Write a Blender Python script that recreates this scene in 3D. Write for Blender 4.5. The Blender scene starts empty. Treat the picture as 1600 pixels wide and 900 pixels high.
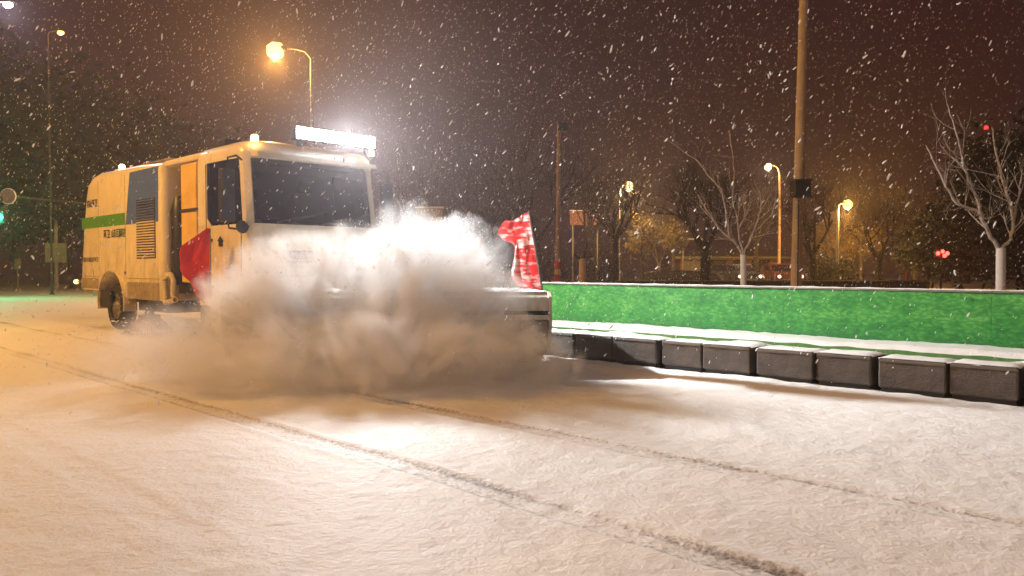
import bpy, bmesh, math, random
import numpy as np
from mathutils import Vector, Matrix, noise as mn
R = math.radians
random.seed(7); rng = np.random.default_rng(7)
sc = bpy.context.scene
C = sc.collection

# ------------------------------------------------------------------ camera, sky, exposure
CAMH, F, HY = 1.2, 1200.0, 418.0
VD = Vector((-0.6984, 0.7157, 0)); RD = Vector((0.7157, 0.6984, 0))     # view direction on the ground, and its right
def at(px, d, z=0.0):
    """place at bearing px of the photograph, d metres ahead, z metres high"""
    p = VD * d + RD * ((px - 800.0) / F * d); return Vector((p.x, p.y, z))
def zat(py, d): return CAMH + (HY - py) * d / F
cam = bpy.data.objects.new('camera', bpy.data.cameras.new('camera')); C.objects.link(cam); sc.camera = cam
cam.data.sensor_width = 36; cam.data.lens = 27.0; cam.data.clip_end = 2000; cam.data.clip_start = 0.05
cam.location = (0, 0, CAMH)
look = Vector((VD.x, VD.y, -math.tan(R(1.53)))).normalized()
cam.rotation_euler = look.to_track_quat('-Z', 'Y').to_euler()

wd = bpy.data.worlds.new("World"); sc.world = wd; wd.use_nodes = True
bgn = wd.node_tree.nodes['Background']
bgn.inputs[0].default_value = (0.060, 0.017, 0.015, 1); bgn.inputs[1].default_value = 0.42
sc.view_settings.view_transform = 'Standard'; sc.view_settings.look = 'None'
sc.view_settings.exposure = 0.0; sc.view_settings.gamma = 1.0
cy = sc.cycles
cy.max_bounces = 9; cy.diffuse_bounces = 3; cy.glossy_bounces = 3; cy.transmission_bounces = 6
cy.volume_bounces = 4; cy.transparent_max_bounces = 12
cy.volume_step_rate = 1.0; cy.volume_max_steps = 256
cy.use_denoising = True; cy.use_adaptive_sampling = True; cy.adaptive_threshold = 0.055; cy.adaptive_min_samples = 24
cy.sample_clamp_indirect = 4.0; cy.caustics_reflective = False; cy.caustics_refractive = False

SODIUM = (1.0, 0.47, 0.09)
def lamp(name, kind, loc, power, color, size=0.15, parent=None, **kw):
    l = bpy.data.lights.new(name, kind); l.energy = power; l.color = color
    if kind == 'POINT': l.shadow_soft_size = size
    for k, v in kw.items(): setattr(l, k, v)
    o = bpy.data.objects.new(name, l); C.objects.link(o); o.location = loc
    if parent: o.parent = parent
    return o

# ------------------------------------------------------------------ materials
def nd(nt, t, **kw):
    n = nt.nodes.new(t)
    for k, v in kw.items():
        if k.startswith('i_'):
            key = k[2:]; key = int(key) if key.isdigit() else key.replace('_', ' ')
            n.inputs[key].default_value = v
        else: setattr(n, k, v)
    return n
def mat(name, col, rough=0.6, metal=0.0, var=0.25, vscale=6.0, bump=0.0, bscale=30.0, col2=None, coat=0.0, emit=None, estr=0.0, spec=0.5, coord='Object', trans=0.0):
    m = bpy.data.materials.new(name); m.use_nodes = True; nt = m.node_tree; p = nt.nodes['Principled BSDF']
    p.inputs['Roughness'].default_value = rough; p.inputs['Metallic'].default_value = metal
    p.inputs['Specular IOR Level'].default_value = spec
    if coat: p.inputs['Coat Weight'].default_value = coat; p.inputs['Coat Roughness'].default_value = 0.12
    tc = nd(nt, 'ShaderNodeTexCoord')
    c2 = col2 or tuple(c * (1 - var) for c in col)
    n = nd(nt, 'ShaderNodeTexNoise', i_Scale=vscale, i_Detail=5.0, i_Roughness=0.6); nt.links.new(tc.outputs[coord], n.inputs['Vector'])
    r = nd(nt, 'ShaderNodeValToRGB'); r.color_ramp.elements[0].position = .35; r.color_ramp.elements[1].position = .65
    r.color_ramp.elements[0].color = (*c2, 1); r.color_ramp.elements[1].color = (*col, 1)
    nt.links.new(n.outputs['Fac'], r.inputs[0]); nt.links.new(r.outputs[0], p.inputs['Base Color'])
    if bump:
        b = nd(nt, 'ShaderNodeTexNoise', i_Scale=bscale, i_Detail=6.0); nt.links.new(tc.outputs[coord], b.inputs['Vector'])
        bp = nd(nt, 'ShaderNodeBump', i_Strength=bump, i_Distance=0.02); nt.links.new(b.outputs['Fac'], bp.inputs['Height']); nt.links.new(bp.outputs[0], p.inputs['Normal'])
    if emit: p.inputs['Emission Color'].default_value = (*emit, 1); p.inputs['Emission Strength'].default_value = estr
    if trans:
        t = nd(nt, 'ShaderNodeBsdfTranslucent'); t.inputs[0].default_value = (*col, 1)
        mx = nd(nt, 'ShaderNodeMixShader'); mx.inputs[0].default_value = trans
        nt.links.new(p.outputs[0], mx.inputs[1]); nt.links.new(t.outputs[0], mx.inputs[2]); nt.links.new(mx.outputs[0], nt.nodes['Material Output'].inputs['Surface'])
    return m
M = {}
M['paint'] = mat('white_truck_paint', (.80, .74, .60), .35, var=.12, vscale=2.5, coat=.4, bump=.03, bscale=3)
M['ypaint'] = mat('yellow_truck_paint', (.85, .58, .13), .4, var=.2, vscale=3, coat=.3)
M['green_stripe'] = mat('green_stripe', (.09, .34, .03), .4, var=.15, coat=.3)
M['blue_panel'] = mat('blue_grey_panel', (.08, .16, .60), .4, var=.15, coat=.3)
M['skirt'] = mat('dirty_grey_skirt', (.36, .30, .22), .6, var=.4, vscale=5)
M['black'] = mat('black_plastic', (.018, .018, .02), .45, var=.3)
M['rubber'] = mat('tyre_rubber', (.03, .028, .026), .8, var=.3, bump=.3)
M['steel'] = mat('galvanised_steel', (.32, .31, .30), .45, .7, var=.3)
M['darkmetal'] = mat('dark_chassis_metal', (.06, .055, .05), .6, .4, var=.4)
M['seat'] = mat('seat_fabric', (.07, .07, .08), .9)
M['ink'] = mat('black_lettering', (.06, .04, .03), .6)
M['gink'] = mat('green_lettering', (.05, .13, .03), .6)
M['red_cloth'] = mat('red_flag_cloth', (.62, .02, .02), .75, var=.3, vscale=5, trans=.35)
M['stone'] = mat('dark_stone_block', (.11, .085, .065), .7, col2=(.05, .04, .034), vscale=4.5, bump=.35, bscale=60)
M['edge'] = mat('pale_block_edge', (.15, .125, .10), .75, var=.3)
M['snow'] = mat('settled_snow', (.84, .83, .81), .7, var=.06, vscale=9, bump=.5, bscale=45)
M['flake'] = mat('snowflake', (.93, .93, .93), .6, var=.02, trans=.45)
M['turf'] = mat('artificial_turf', (.10, .28, .04), .9, col2=(.04, .13, .02), vscale=20, bump=.8, bscale=200)
M['bark'] = mat('dark_bark', (.085, .065, .05), .9, var=.5, vscale=12, bump=.5)
M['rimebark'] = mat('snow_dusted_bark', (.60, .54, .47), .9, col2=(.28, .23, .19), vscale=14, bump=.5)
M['lime'] = mat('lime_washed_bark', (.84, .82, .77), .85, var=.15, vscale=15, bump=.4)
M['tan_pole'] = mat('tan_painted_steel', (.50, .34, .17), .5, var=.2, vscale=3)
M['grey_pole'] = mat('grey_painted_steel', (.34, .32, .29), .5, var=.2, vscale=3)
M['redband'] = mat('red_reflective_band', (.5, .03, .03), .4)
M['yelband'] = mat('yellow_reflective_band', (.6, .42, .1), .4)
M['khaki'] = mat('khaki_board', (.34, .31, .19), .7, var=.2)
M['pinkboard'] = mat('pinkish_board', (.28, .12, .10), .7, var=.3)
M['wall'] = mat('reddish_render', (.45, .24, .15), .85, var=.3)
M['roof'] = mat('brown_roof_tiles', (.17, .11, .08), .85, var=.3, vscale=2)
M['dark'] = mat('unlit_opening', (.012, .011, .012), .5)
M['hedge'] = mat('dark_hedge_leaf', (.035, .045, .025), .9, var=.5)
M['ever'] = mat('evergreen_needles', (.016, .026, .014), .95, var=.5)
M['dryleaf'] = mat('dry_yellow_leaf', (.24, .17, .05), .9, var=.5, vscale=3, trans=.35)
M['carpaint'] = mat('dark_car_paint', (.03, .03, .035), .3, coat=.6, var=.2)
M['carpaint2'] = mat('maroon_car_paint', (.16, .035, .03), .3, coat=.6, var=.2)
M['concrete'] = mat('concrete_wall', (.20, .17, .15), .9, var=.3)
M['bristle'] = mat('orange_plastic_bristle', (.30, .14, .05), .7, var=.4)
M['signwhite'] = mat('white_sign_face', (.88, .84, .80), .4, var=.06)
M['signgrey'] = mat('faded_sign_mark', (.42, .30, .26), .5)
def glow(name, col, s): return mat(name, (.1, .1, .1), .4, var=0, emit=col, estr=s)
M['led'] = glow('white_led', (.92, .95, 1.0), 60)
M['amber'] = glow('amber_marker', (1, .50, .15), 22)
M['sodium'] = glow('sodium_lamp_glass', (1, .60, .11), 5.5)
M['warm'] = glow('warm_lamp_glass', (1, .74, .34), 4.5)
M['whitelamp'] = glow('white_lamp_glass', (.95, .9, 1.0), 14)
M['green_sig'] = glow('green_signal_lens', (.02, 1, .42), 14)
M['red_sig'] = glow('red_signal_lens', (1, .03, .02), 14)
M['carlamp'] = glow('car_lamp_glass', (1, .75, .5), 3)
def glassmat():
    m = bpy.data.materials.new('tinted_glass'); m.use_nodes = True; nt = m.node_tree; nt.nodes.remove(nt.nodes['Principled BSDF'])
    a = nd(nt, 'ShaderNodeBsdfTransparent'); a.inputs[0].default_value = (.13, .14, .20, 1)
    g = nd(nt, 'ShaderNodeBsdfGlossy', i_Roughness=.06); f = nd(nt, 'ShaderNodeFresnel', i_IOR=1.5)
    mx = nd(nt, 'ShaderNodeMixShader'); L = nt.links.new
    L(f.outputs[0], mx.inputs[0]); L(a.outputs[0], mx.inputs[1]); L(g.outputs[0], mx.inputs[2]); L(mx.outputs[0], nt.nodes['Material Output'].inputs['Surface'])
    return m
def grime(m):
    nt = m.node_tree; L = nt.links.new; p = nt.nodes['Principled BSDF']; src = p.inputs['Base Color'].links[0].from_socket; tc = nt.nodes['Texture Coordinate']
    mp = nd(nt, 'ShaderNodeMapping'); mp.inputs['Scale'].default_value = (2.2, 2.2, .8); L(tc.outputs['Object'], mp.inputs[0])
    n = nd(nt, 'ShaderNodeTexNoise', i_Scale=2.6, i_Detail=8.0, i_Roughness=.72); L(mp.outputs[0], n.inputs['Vector'])
    sp = nd(nt, 'ShaderNodeSeparateXYZ'); L(tc.outputs['Object'], sp.inputs[0])
    mr = nd(nt, 'ShaderNodeMapRange', i_1=.5, i_2=1.9, i_3=.30, i_4=.0); L(sp.outputs['Z'], mr.inputs[0])
    a = nd(nt, 'ShaderNodeMath', operation='ADD'); L(n.outputs['Fac'], a.inputs[0]); L(mr.outputs[0], a.inputs[1])
    r = nd(nt, 'ShaderNodeMapRange', i_1=.55, i_2=.85, i_3=.0, i_4=.6); L(a.outputs[0], r.inputs[0])
    mx = nd(nt, 'ShaderNodeMix', data_type='RGBA'); L(r.outputs[0], mx.inputs[0]); L(src, mx.inputs[6]); mx.inputs[7].default_value = (.30, .24, .17, 1)
    L(mx.outputs[2], p.inputs['Base Color'])
    q = nd(nt, 'ShaderNodeMapRange', i_1=0, i_2=.6, i_3=.32, i_4=.8); L(r.outputs[0], q.inputs[0]); L(q.outputs[0], p.inputs['Roughness'])
grime(M['paint'])
M['glass'] = glassmat()

# ------------------------------------------------------------------ mesh builder
class MB:
    def __init__(s): s.v = []; s.f = []
    def add(s, vs, fs):
        b = len(s.v); s.v += [tuple(v) for v in vs]; s.f += [tuple(b + i for i in f) for f in fs]; return s
    def box(s, x0, x1, y0, y1, z0, z1):
        return s.add([(x0,y0,z0),(x1,y0,z0),(x1,y1,z0),(x0,y1,z0),(x0,y0,z1),(x1,y0,z1),(x1,y1,z1),(x0,y1,z1)],
                     [(0,3,2,1),(4,5,6,7),(0,1,5,4),(1,2,6,5),(2,3,7,6),(3,0,4,7)])
    def obox(s, c, u, w, h, L, W, H):
        """box centred c, unit axes u,w,h, full sizes"""
        c = Vector(c); vs = [c + u*(a*L/2) + w*(b*W/2) + h*(d*H/2) for d in (-1,1) for a, b in ((-1,-1),(1,-1),(1,1),(-1,1))]
        return s.add(vs, [(0,3,2,1),(4,5,6,7),(0,1,5,4),(1,2,6,5),(2,3,7,6),(3,0,4,7)])
    def tube(s, pts, rad, n=8, caps=True):
        pts = [Vector(p) for p in pts]
        if not hasattr(rad, '__len__'): rad = [rad] * len(pts)
        b = len(s.v); up = Vector((0.31, 0.17, 0.93)).normalized()
        for i, p in enumerate(pts):
            t = (pts[min(i+1, len(pts)-1)] - pts[max(i-1, 0)]).normalized()
            a = t.cross(up)
            if a.length < 0.1: a = t.cross(Vector((1, 0, 0)))
            a.normalize(); c = t.cross(a)
            for k in range(n):
                th = 2*math.pi*k/n; s.v.append(tuple(p + (a*math.cos(th) + c*math.sin(th)) * rad[i]))
        for i in range(len(pts)-1):
            for k in range(n):
                s.f.append((b+i*n+k, b+i*n+(k+1)%n, b+(i+1)*n+(k+1)%n, b+(i+1)*n+k))
        if caps: s.f.append(tuple(b+k for k in range(n))[::-1]); s.f.append(tuple(b+(len(pts)-1)*n+k for k in range(n)))
        return s
    def lathe(s, c, axis, prof, n=20):
        """prof: list of (offset along axis, radius)"""
        c = Vector(c); axis = Vector(axis).normalized(); a = axis.orthogonal().normalized(); d = axis.cross(a); b = len(s.v)
        for o, r in prof:
            for k in range(n):
                th = 2*math.pi*k/n; s.v.append(tuple(c + axis*o + (a*math.cos(th)+d*math.sin(th))*max(r, 1e-4)))
        for i in range(len(prof)-1):
            for k in range(n): s.f.append((b+i*n+k, b+i*n+(k+1)%n, b+(i+1)*n+(k+1)%n, b+(i+1)*n+k))
        s.f.append(tuple(b+k for k in range(n))[::-1]); s.f.append(tuple(b+(len(prof)-1)*n+k for k in range(n)))
        return s
    def loft(s, rings, caps=True):
        b = len(s.v); n = len(rings[0])
        for r in rings: s.v += [tuple(p) for p in r]
        for i in range(len(rings)-1):
            for k in range(n): s.f.append((b+i*n+k, b+i*n+(k+1)%n, b+(i+1)*n+(k+1)%n, b+(i+1)*n+k))
        if caps: s.f.append(tuple(b+k for k in range(n))[::-1]); s.f.append(tuple(b+(len(rings)-1)*n+k for k in range(n)))
        return s
    def grid(s, fn, nu, nv):
        b = len(s.v)
        for i in range(nu+1):
            for j in range(nv+1): s.v.append(tuple(fn(i/nu, j/nv)))
        for i in range(nu):
            for j in range(nv):
                q = b+i*(nv+1)+j; s.f.append((q, q+nv+1, q+nv+2, q+1))
        return s
    def build(s, name, m, parent=None, smooth=False, bevel=0, seg=2, loc=None, sub=0):
        me = bpy.data.meshes.new(name); me.from_pydata(s.v, [], s.f); me.update()
        if smooth:
            bm = bmesh.new(); bm.from_mesh(me); bmesh.ops.recalc_face_normals(bm, faces=bm.faces)
            for f in bm.faces: f.smooth = True
            for e in bm.edges:
                if len(e.link_faces) == 2 and e.calc_face_angle(0) > R(38): e.smooth = False
            bm.to_mesh(me); bm.free()
        elif bevel:
            bm = bmesh.new(); bm.from_mesh(me); bmesh.ops.recalc_face_normals(bm, faces=bm.faces); bm.to_mesh(me); bm.free()
        me.materials.append(m)
        o = bpy.data.objects.new(name, me); C.objects.link(o)
        if bevel:
            b = o.modifiers.new('bevel', 'BEVEL'); b.width = bevel; b.segments = seg; b.limit_method = 'ANGLE'; b.angle_limit = R(35)
        if loc is not None: o.location = loc
        if parent: o.parent = parent
        return o
def tag(o, label, cat, group=None, kind=None):
    o['label'] = label; o['category'] = cat
    if group: o['group'] = group
    if kind: o['kind'] = kind
    return o
def empty(name, loc, label, cat, group=None, rz=0):
    o = bpy.data.objects.new(name, None); C.objects.link(o); o.location = loc; o.rotation_euler = (0, 0, rz); o.empty_display_size = .3
    return tag(o, label, cat, group)
def structure(o): o['kind'] = 'structure'; return o
def stuff(o, label=None, cat=None):
    o['kind'] = 'stuff'
    if label: o['label'] = label; o['category'] = cat
    return o
def sm(a, b, x): t = min(1, max(0, (x-a)/(b-a))); return t*t*(3-2*t)

# ------------------------------------------------------------------ ground and road
structure(MB().grid(lambda u, v: (-155+310*u, -155+310*v, -.035), 12, 12).build('ground', M['snow']))
BL, BR = Vector((-8.9, 4.3, 0)), Vector((-6.46, 7.2, 0)); BU = (BR-BL).normalized(); BV = Vector((BU.y, -BU.x, 0))
def road_material():
    m = bpy.data.materials.new('snow_covered_road'); m.use_nodes = True; nt = m.node_tree; p = nt.nodes['Principled BSDF']; L = nt.links.new
    p.inputs['Roughness'].default_value = .62; p.inputs['Specular IOR Level'].default_value = .35
    tc = nd(nt, 'ShaderNodeTexCoord'); at_ = nd(nt, 'ShaderNodeAttribute', attribute_name='bare')
    mp = nd(nt, 'ShaderNodeMapping'); mp.inputs['Scale'].default_value = (1, 1, 1); L(tc.outputs['Object'], mp.inputs[0])
    n1 = nd(nt, 'ShaderNodeTexNoise', i_Scale=38.0, i_Detail=6.0, i_Roughness=.65); L(mp.outputs[0], n1.inputs['Vector'])
    n2 = nd(nt, 'ShaderNodeTexNoise', i_Scale=1.3, i_Detail=4.0); L(mp.outputs[0], n2.inputs['Vector'])
    n3 = nd(nt, 'ShaderNodeTexNoise', i_Scale=16.0, i_Detail=5.0); L(mp.outputs[0], n3.inputs['Vector'])
    s_ = nd(nt, 'ShaderNodeMath', operation='SUBTRACT'); s_.inputs[1].default_value = .5; L(n1.outputs['Fac'], s_.inputs[0])
    m_ = nd(nt, 'ShaderNodeMath', operation='MULTIPLY'); m_.inputs[1].default_value = 1.7; L(s_.outputs[0], m_.inputs[0])
    a_ = nd(nt, 'ShaderNodeMath', operation='ADD'); L(m_.outputs[0], a_.inputs[0]); L(at_.outputs['Fac'], a_.inputs[1])
    r = nd(nt, 'ShaderNodeValToRGB'); e = r.color_ramp.elements; e[0].position = .26; e[0].color = (0, 0, 0, 1); e[1].position = .85; e[1].color = (1, 1, 1, 1); L(a_.outputs[0], r.inputs[0])
    sn = nd(nt, 'ShaderNodeMix', data_type='RGBA'); sn.inputs[6].default_value = (.80, .785, .76, 1); sn.inputs[7].default_value = (.87, .86, .84, 1); L(n2.outputs['Fac'], sn.inputs[0])
    mx = nd(nt, 'ShaderNodeMix', data_type='RGBA'); L(r.outputs[0], mx.inputs[0]); L(sn.outputs[2], mx.inputs[6]); mx.inputs[7].default_value = (.17, .14, .115, 1)
    L(mx.outputs[2], p.inputs['Base Color'])
    ad = nd(nt, 'ShaderNodeMath', operation='ADD'); L(n1.outputs['Fac'], ad.inputs[0]); L(n3.outputs['Fac'], ad.inputs[1])
    bp = nd(nt, 'ShaderNodeBump', i_Strength=.8, i_Distance=.010); L(ad.outputs[0], bp.inputs['Height']); L(bp.outputs[0], p.inputs['Normal'])
    return m
def build_road():
    xs = np.concatenate([np.linspace(-150, -20, 40)[:-1], np.linspace(-20, -9.5, 90)[:-1], np.linspace(-9.5, 0.2, 330)[:-1], np.linspace(.2, 30, 30)])
    ys = np.concatenate([np.linspace(-9, .7, 20)[:-1], np.linspace(.7, 7.78, 240)])
    X, Y = np.meshgrid(xs, ys, indexing='ij'); Z = np.zeros_like(X); Bm = np.zeros_like(X)
    nx, ny = X.shape
    far = (X < -20) | (X > 2)
    for i in range(nx):
        if xs[i] < -20 or xs[i] > 2: continue
        for j in range(ny):
            x, y = xs[i], ys[j]
            n1 = mn.noise((x*.9, y*.9, 0)); n2 = mn.noise((x*5, y*5, 3)); n3 = mn.noise((x*14, y*14, 7))
            z = .012*n1 + .006*n2 + .0045*n3; b = 0.0
            for yc, xe, k in ((2.83, 9, 1.08), (4.15, -.5, 1.1), (1.45, -3.0, .25)):
                yc += .03*mn.noise((x*.5, yc, 1))
                q = abs(y - yc); fade = k * sm(xe+.3, xe-.5, x) if xe < 5 else k
                fade *= .75 + .5*mn.noise((x*1.1, yc, 9))
                inn = sm(.12, .07, q); z -= .016*inn*fade
                z += .010*math.exp(-((q-.13)/.035)**2)*fade
                b += (.56*math.exp(-((q-.085)/.026)**2) + .34*sm(.10, .06, q)) * fade
            s = (Vector((x, y, 0)) - BL); u = s.dot(BU); v = s.dot(BV)
            if y > 4.6 and v < .1:
                b += .45*sm(4.7, 5.3, y)*sm(.1, -.4, v)*(.8 + .5*n1)
            if y > 7.0:
                bank = sm(7.3, 7.68, y)
                b += .30*sm(6.9, 7.35, y)*(.45+.9*mn.noise((x*1.6, y*5, 11))) * sm(7.76, 7.55, y)
                z += .012*bank*(1 + .6*n2)
            Z[i, j] = z; Bm[i, j] = b
    me = bpy.data.meshes.new('road'); idx = np.arange(nx*ny).reshape(nx, ny)
    vs = np.stack([X, Y, Z], -1).reshape(-1, 3)
    fs = np.stack([idx[:-1, :-1], idx[1:, :-1], idx[1:, 1:], idx[:-1, 1:]], -1).reshape(-1, 4)
    me.from_pydata(vs.tolist(), [], fs.tolist()); me.shade_smooth()
    a = me.attributes.new('bare', 'FLOAT', 'POINT'); a.data.foreach_set('value', Bm.reshape(-1).astype(np.float32))
    me.materials.append(road_material()); o = bpy.data.objects.new('road', me); C.objects.link(o); structure(o)
build_road()

# ------------------------------------------------------------------ stone blocks along the kerb, verge, hoarding
def snow_cap(x0, x1, y0, y1, z, t=.03, seed=0, nx=14, ny=7, parent=None, name='snow_cap', over=.012):
    mb = MB()
    def fn(u, v):
        x = x0-over + (x1-x0+2*over)*u; y = y0-over + (y1-y0+2*over)*v
        e = min(sm(0, .10, u), sm(1, .90, u), sm(0, .14, v), sm(1, .86, v))
        jx = .012*mn.noise((x*9, y*9, seed)); jy = .012*mn.noise((x*9, y*9, seed+5))
        return (x+jx, y+jy, z - .006 + e*t*(.8 + .5*mn.noise((x*7, y*7, seed))))
    mb.grid(fn, nx, ny)
    return mb.build(name, M['snow'], parent, smooth=True)
bounds = [(-8.75,-8.13),(-8.10,-7.54),(-7.48,-6.92),(-6.89,-6.40),(-6.36,-5.78),(-5.755,-5.12),(-5.05,-4.525),(-4.50,-3.93),(-3.855,-3.245),(-3.215,-2.68),(-2.61,-2.025),(-2.0,-1.47),(-1.39,-.80),(-.775,-.20),(-.12,.46)]
ordn = ['outermost','second','third','fourth','fifth','sixth','seventh','eighth','ninth','tenth','eleventh','twelfth','thirteenth','fourteenth']
vis = [b for b in bounds if b[1] < -1.0]
for k, (x0, x1) in enumerate(bounds):
    r = len(vis) - 1 - k
    if r < 0: lab = 'dark stone kerb block beyond the right edge of the picture, number %s onward' % ordn[-r-1]
    elif r < 8: lab = '%s dark brown stone kerb block counted from the right edge, below the green hoarding' % ordn[r].replace('outermost', 'first')
    else: lab = 'dark stone kerb block beside the snow cloud, %s from the right edge of the picture' % ordn[r]
    t = empty('kerb_block', ((x0+x1)/2, 7.70, 0), lab, 'kerb block', 'dark stone kerb blocks beside the road')
    w = (x1-x0)/2; dy = .008*math.sin(k*2.3); h = .34 + .006*math.sin(k*3.1)
    MB().box(-w, w, dy, .42+dy, .055, h).build('block_body', M['stone'], t, bevel=.016)
    MB().box(-w+.02, w-.02, .03+dy, .42+dy, -.02, .054).build('plinth', M['dark'], t)  # recessed foot; near-black colour paints in the shadow line under the block
    mb = MB()
    for a, b, c, d in ((-w+.006, w-.006, h-.035, h-.012),): mb.box(a, b, dy-.006, dy+.004, c, d)
    mb.build('pale_edge', M['edge'], t, bevel=.003)  # paler strip along the top front edge of the block
    snow_cap(-w, w, dy+.02, .38+dy, h, .022, seed=k*3.7, parent=t)
def verge():
    mb = MB()
    def turf(u, v):
        x = -10.2 + 14.2*u; y = 8.10 + 1.28*v
        return (x, y, .275 + .05*v + .012*mn.noise((x*4, y*4, 0)))
    mb.grid(turf, 120, 12)
    structure(mb.build('verge', M['turf'], smooth=True))
    b2 = MB()
    def bank(u, v):
        x = -10.2 + 14.2*u; n = mn.noise((x*.7, 2, 0)); n2 = mn.noise((x*3, 1, 0))
        y0 = 8.78 + .08*n + .05*n2; y = y0 + (9.375-y0)*v
        prof = sm(0, .3, v)
        return (x, y, .285 + .01*v + prof*(.065 + .028*n + .015*n2) + .01*mn.noise((x*8, y*8, 0)))
    b2.grid(bank, 260, 12)
    structure(b2.build('snow_bank', M['snow'], smooth=True))
    # thin patches of snow lying on the turf
    for i in (1, 4, 6, 9, 12):
        x = -10 + 1.0*i + .3*math.sin(i*4); w = .25 + .2*math.sin(i*2.2)**2
        b3 = MB(); c = (x, 8.38 + .1*math.sin(i*3))
        b3.grid(lambda u, v: (c[0]+w*(2*u-1)*(1+.3*mn.noise((v*3, i, 0))), c[1]+.1*(2*v-1)*(1+.4*mn.noise((u*4, i, 1))), .285+.030 + (.03)*min(sm(0,.35,u), sm(1,.65,u), sm(0,.4,v), sm(1,.6,v)) - .02*(1-min(sm(0,.2,u),sm(1,.8,u)))), 10, 6)
        structure(b3.build('snow_patch', M['snow'], smooth=True))
    structure(MB().box(-10.25, 4, 8.16, 12.5, -.03, .27).build('verge_base', M['concrete']))
verge()
def print_mat():
    m = bpy.data.materials.new('printed_foliage_panel'); m.use_nodes = True; nt = m.node_tree; p = nt.nodes['Principled BSDF']; L = nt.links.new
    p.inputs['Roughness'].default_value = .42
    tc = nd(nt, 'ShaderNodeTexCoord'); mp = nd(nt, 'ShaderNodeMapping'); mp.inputs['Scale'].default_value = (1, 1, 1.9); L(tc.outputs['Object'], mp.inputs[0])
    dn = nd(nt, 'ShaderNodeTexNoise', i_Scale=7.0, i_Detail=3.0); L(mp.outputs[0], dn.inputs['Vector'])
    vm = nd(nt, 'ShaderNodeVectorMath', operation='SCALE'); vm.inputs['Scale'].default_value = .22; L(dn.outputs['Color'], vm.inputs[0])
    va = nd(nt, 'ShaderNodeVectorMath', operation='ADD'); L(mp.outputs[0], va.inputs[0]); L(vm.outputs[0], va.inputs[1])
    v1 = nd(nt, 'ShaderNodeTexVoronoi', i_Scale=15.0); L(va.outputs[0], v1.inputs['Vector'])
    n2 = nd(nt, 'ShaderNodeTexNoise', i_Scale=2.2, i_Detail=7.0, i_Roughness=.72); L(mp.outputs[0], n2.inputs['Vector'])
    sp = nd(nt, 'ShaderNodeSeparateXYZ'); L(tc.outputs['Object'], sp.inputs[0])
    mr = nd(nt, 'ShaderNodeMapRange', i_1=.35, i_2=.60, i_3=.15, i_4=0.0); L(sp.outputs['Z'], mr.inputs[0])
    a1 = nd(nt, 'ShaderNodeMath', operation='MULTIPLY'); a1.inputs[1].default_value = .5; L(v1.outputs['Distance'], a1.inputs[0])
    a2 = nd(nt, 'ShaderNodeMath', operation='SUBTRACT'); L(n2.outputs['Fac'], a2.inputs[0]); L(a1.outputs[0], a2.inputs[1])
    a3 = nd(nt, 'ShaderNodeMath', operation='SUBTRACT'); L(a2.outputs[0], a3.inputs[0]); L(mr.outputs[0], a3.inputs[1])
    r = nd(nt, 'ShaderNodeValToRGB'); r.color_ramp.elements[0].position = -.0; r.color_ramp.elements[0].color = (.02, .16, .04, 1)
    r.color_ramp.elements[1].position = .62; r.color_ramp.elements[1].color = (.20, .46, .14, 1)
    e = r.color_ramp.elements.new(.22); e.color = (.035, .25, .045, 1); e = r.color_ramp.elements.new(.40); e.color = (.09, .34, .07, 1)
    L(a3.outputs[0], r.inputs[0]); L(r.outputs[0], p.inputs['Base Color'])
    return m
M['print'] = print_mat()
hd = empty('hoarding', (-4.35, 9.40, 0), 'long low green hoarding printed with leaves and capped by snow, behind the kerb blocks', 'hoarding')
px0 = [-8.95 + 2.3*i for i in range(6)]
for i, x in enumerate(px0):
    a, b = x + 4.35 + .0015, x + 4.35 + 2.2985
    bow = .012*math.sin(i*1.9)
    MB().grid(lambda u, v: (a+(b-a)*u, bow*math.sin(math.pi*u), .33+.60*v), 12, 4).add([], []).build('panel', M['print'], hd)
    MB().box(a, b, .014, .03, .33, .93).build('panel_backing', M['steel'], hd)
MB().box(px0[0]+4.35, px0[-1]+2.3+4.35, -.022, .045, .932, .95).build('top_rail', M['steel'], hd, bevel=.004)
mb = MB(); xa = px0[0]+4.35; xb = px0[-1]+2.3+4.35
mb.grid(lambda u, v: (xa+(xb-xa)*u, -.026+.075*v+.004*mn.noise((u*90, v, 0)), .951+(.013+.010*mn.noise((u*60, 0, 0)))*math.sin(math.pi*min(1,max(0,v)))+.001), 240, 5)
mb.build('snow_cap', M['snow'], hd, smooth=True)

# ------------------------------------------------------------------ the truck
T = empty('snow_sweeper_truck', (-10.35, 6.40, 0), 'white snow clearing truck with green stripe, lit roof light bar and front broom', 'truck')
W = 1.15
def text(body, x, y, z, size, m, parent, name='lettering', sx=1.0, rz=0, bold=0.0):
    cu = bpy.data.curves.new('txt', 'FONT'); cu.body = body; cu.size = size; cu.extrude = .001; cu.offset = bold
    to = bpy.data.objects.new('txt', cu); C.objects.link(to)
    dg = bpy.context.evaluated_depsgraph_get(); me = bpy.data.meshes.new_from_object(to.evaluated_get(dg))
    bpy.data.objects.remove(to)
    me.transform(Matrix.Translation((x, y, z)) @ Matrix.Rotation(rz, 4, 'Z') @ Matrix.Rotation(R(90), 4, 'X') @ Matrix.Scale(sx, 4, (1, 0, 0)))
    me.materials.clear(); me.materials.append(m)
    o = bpy.data.objects.new(name, me); C.objects.link(o); o.parent = parent; return o
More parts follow.
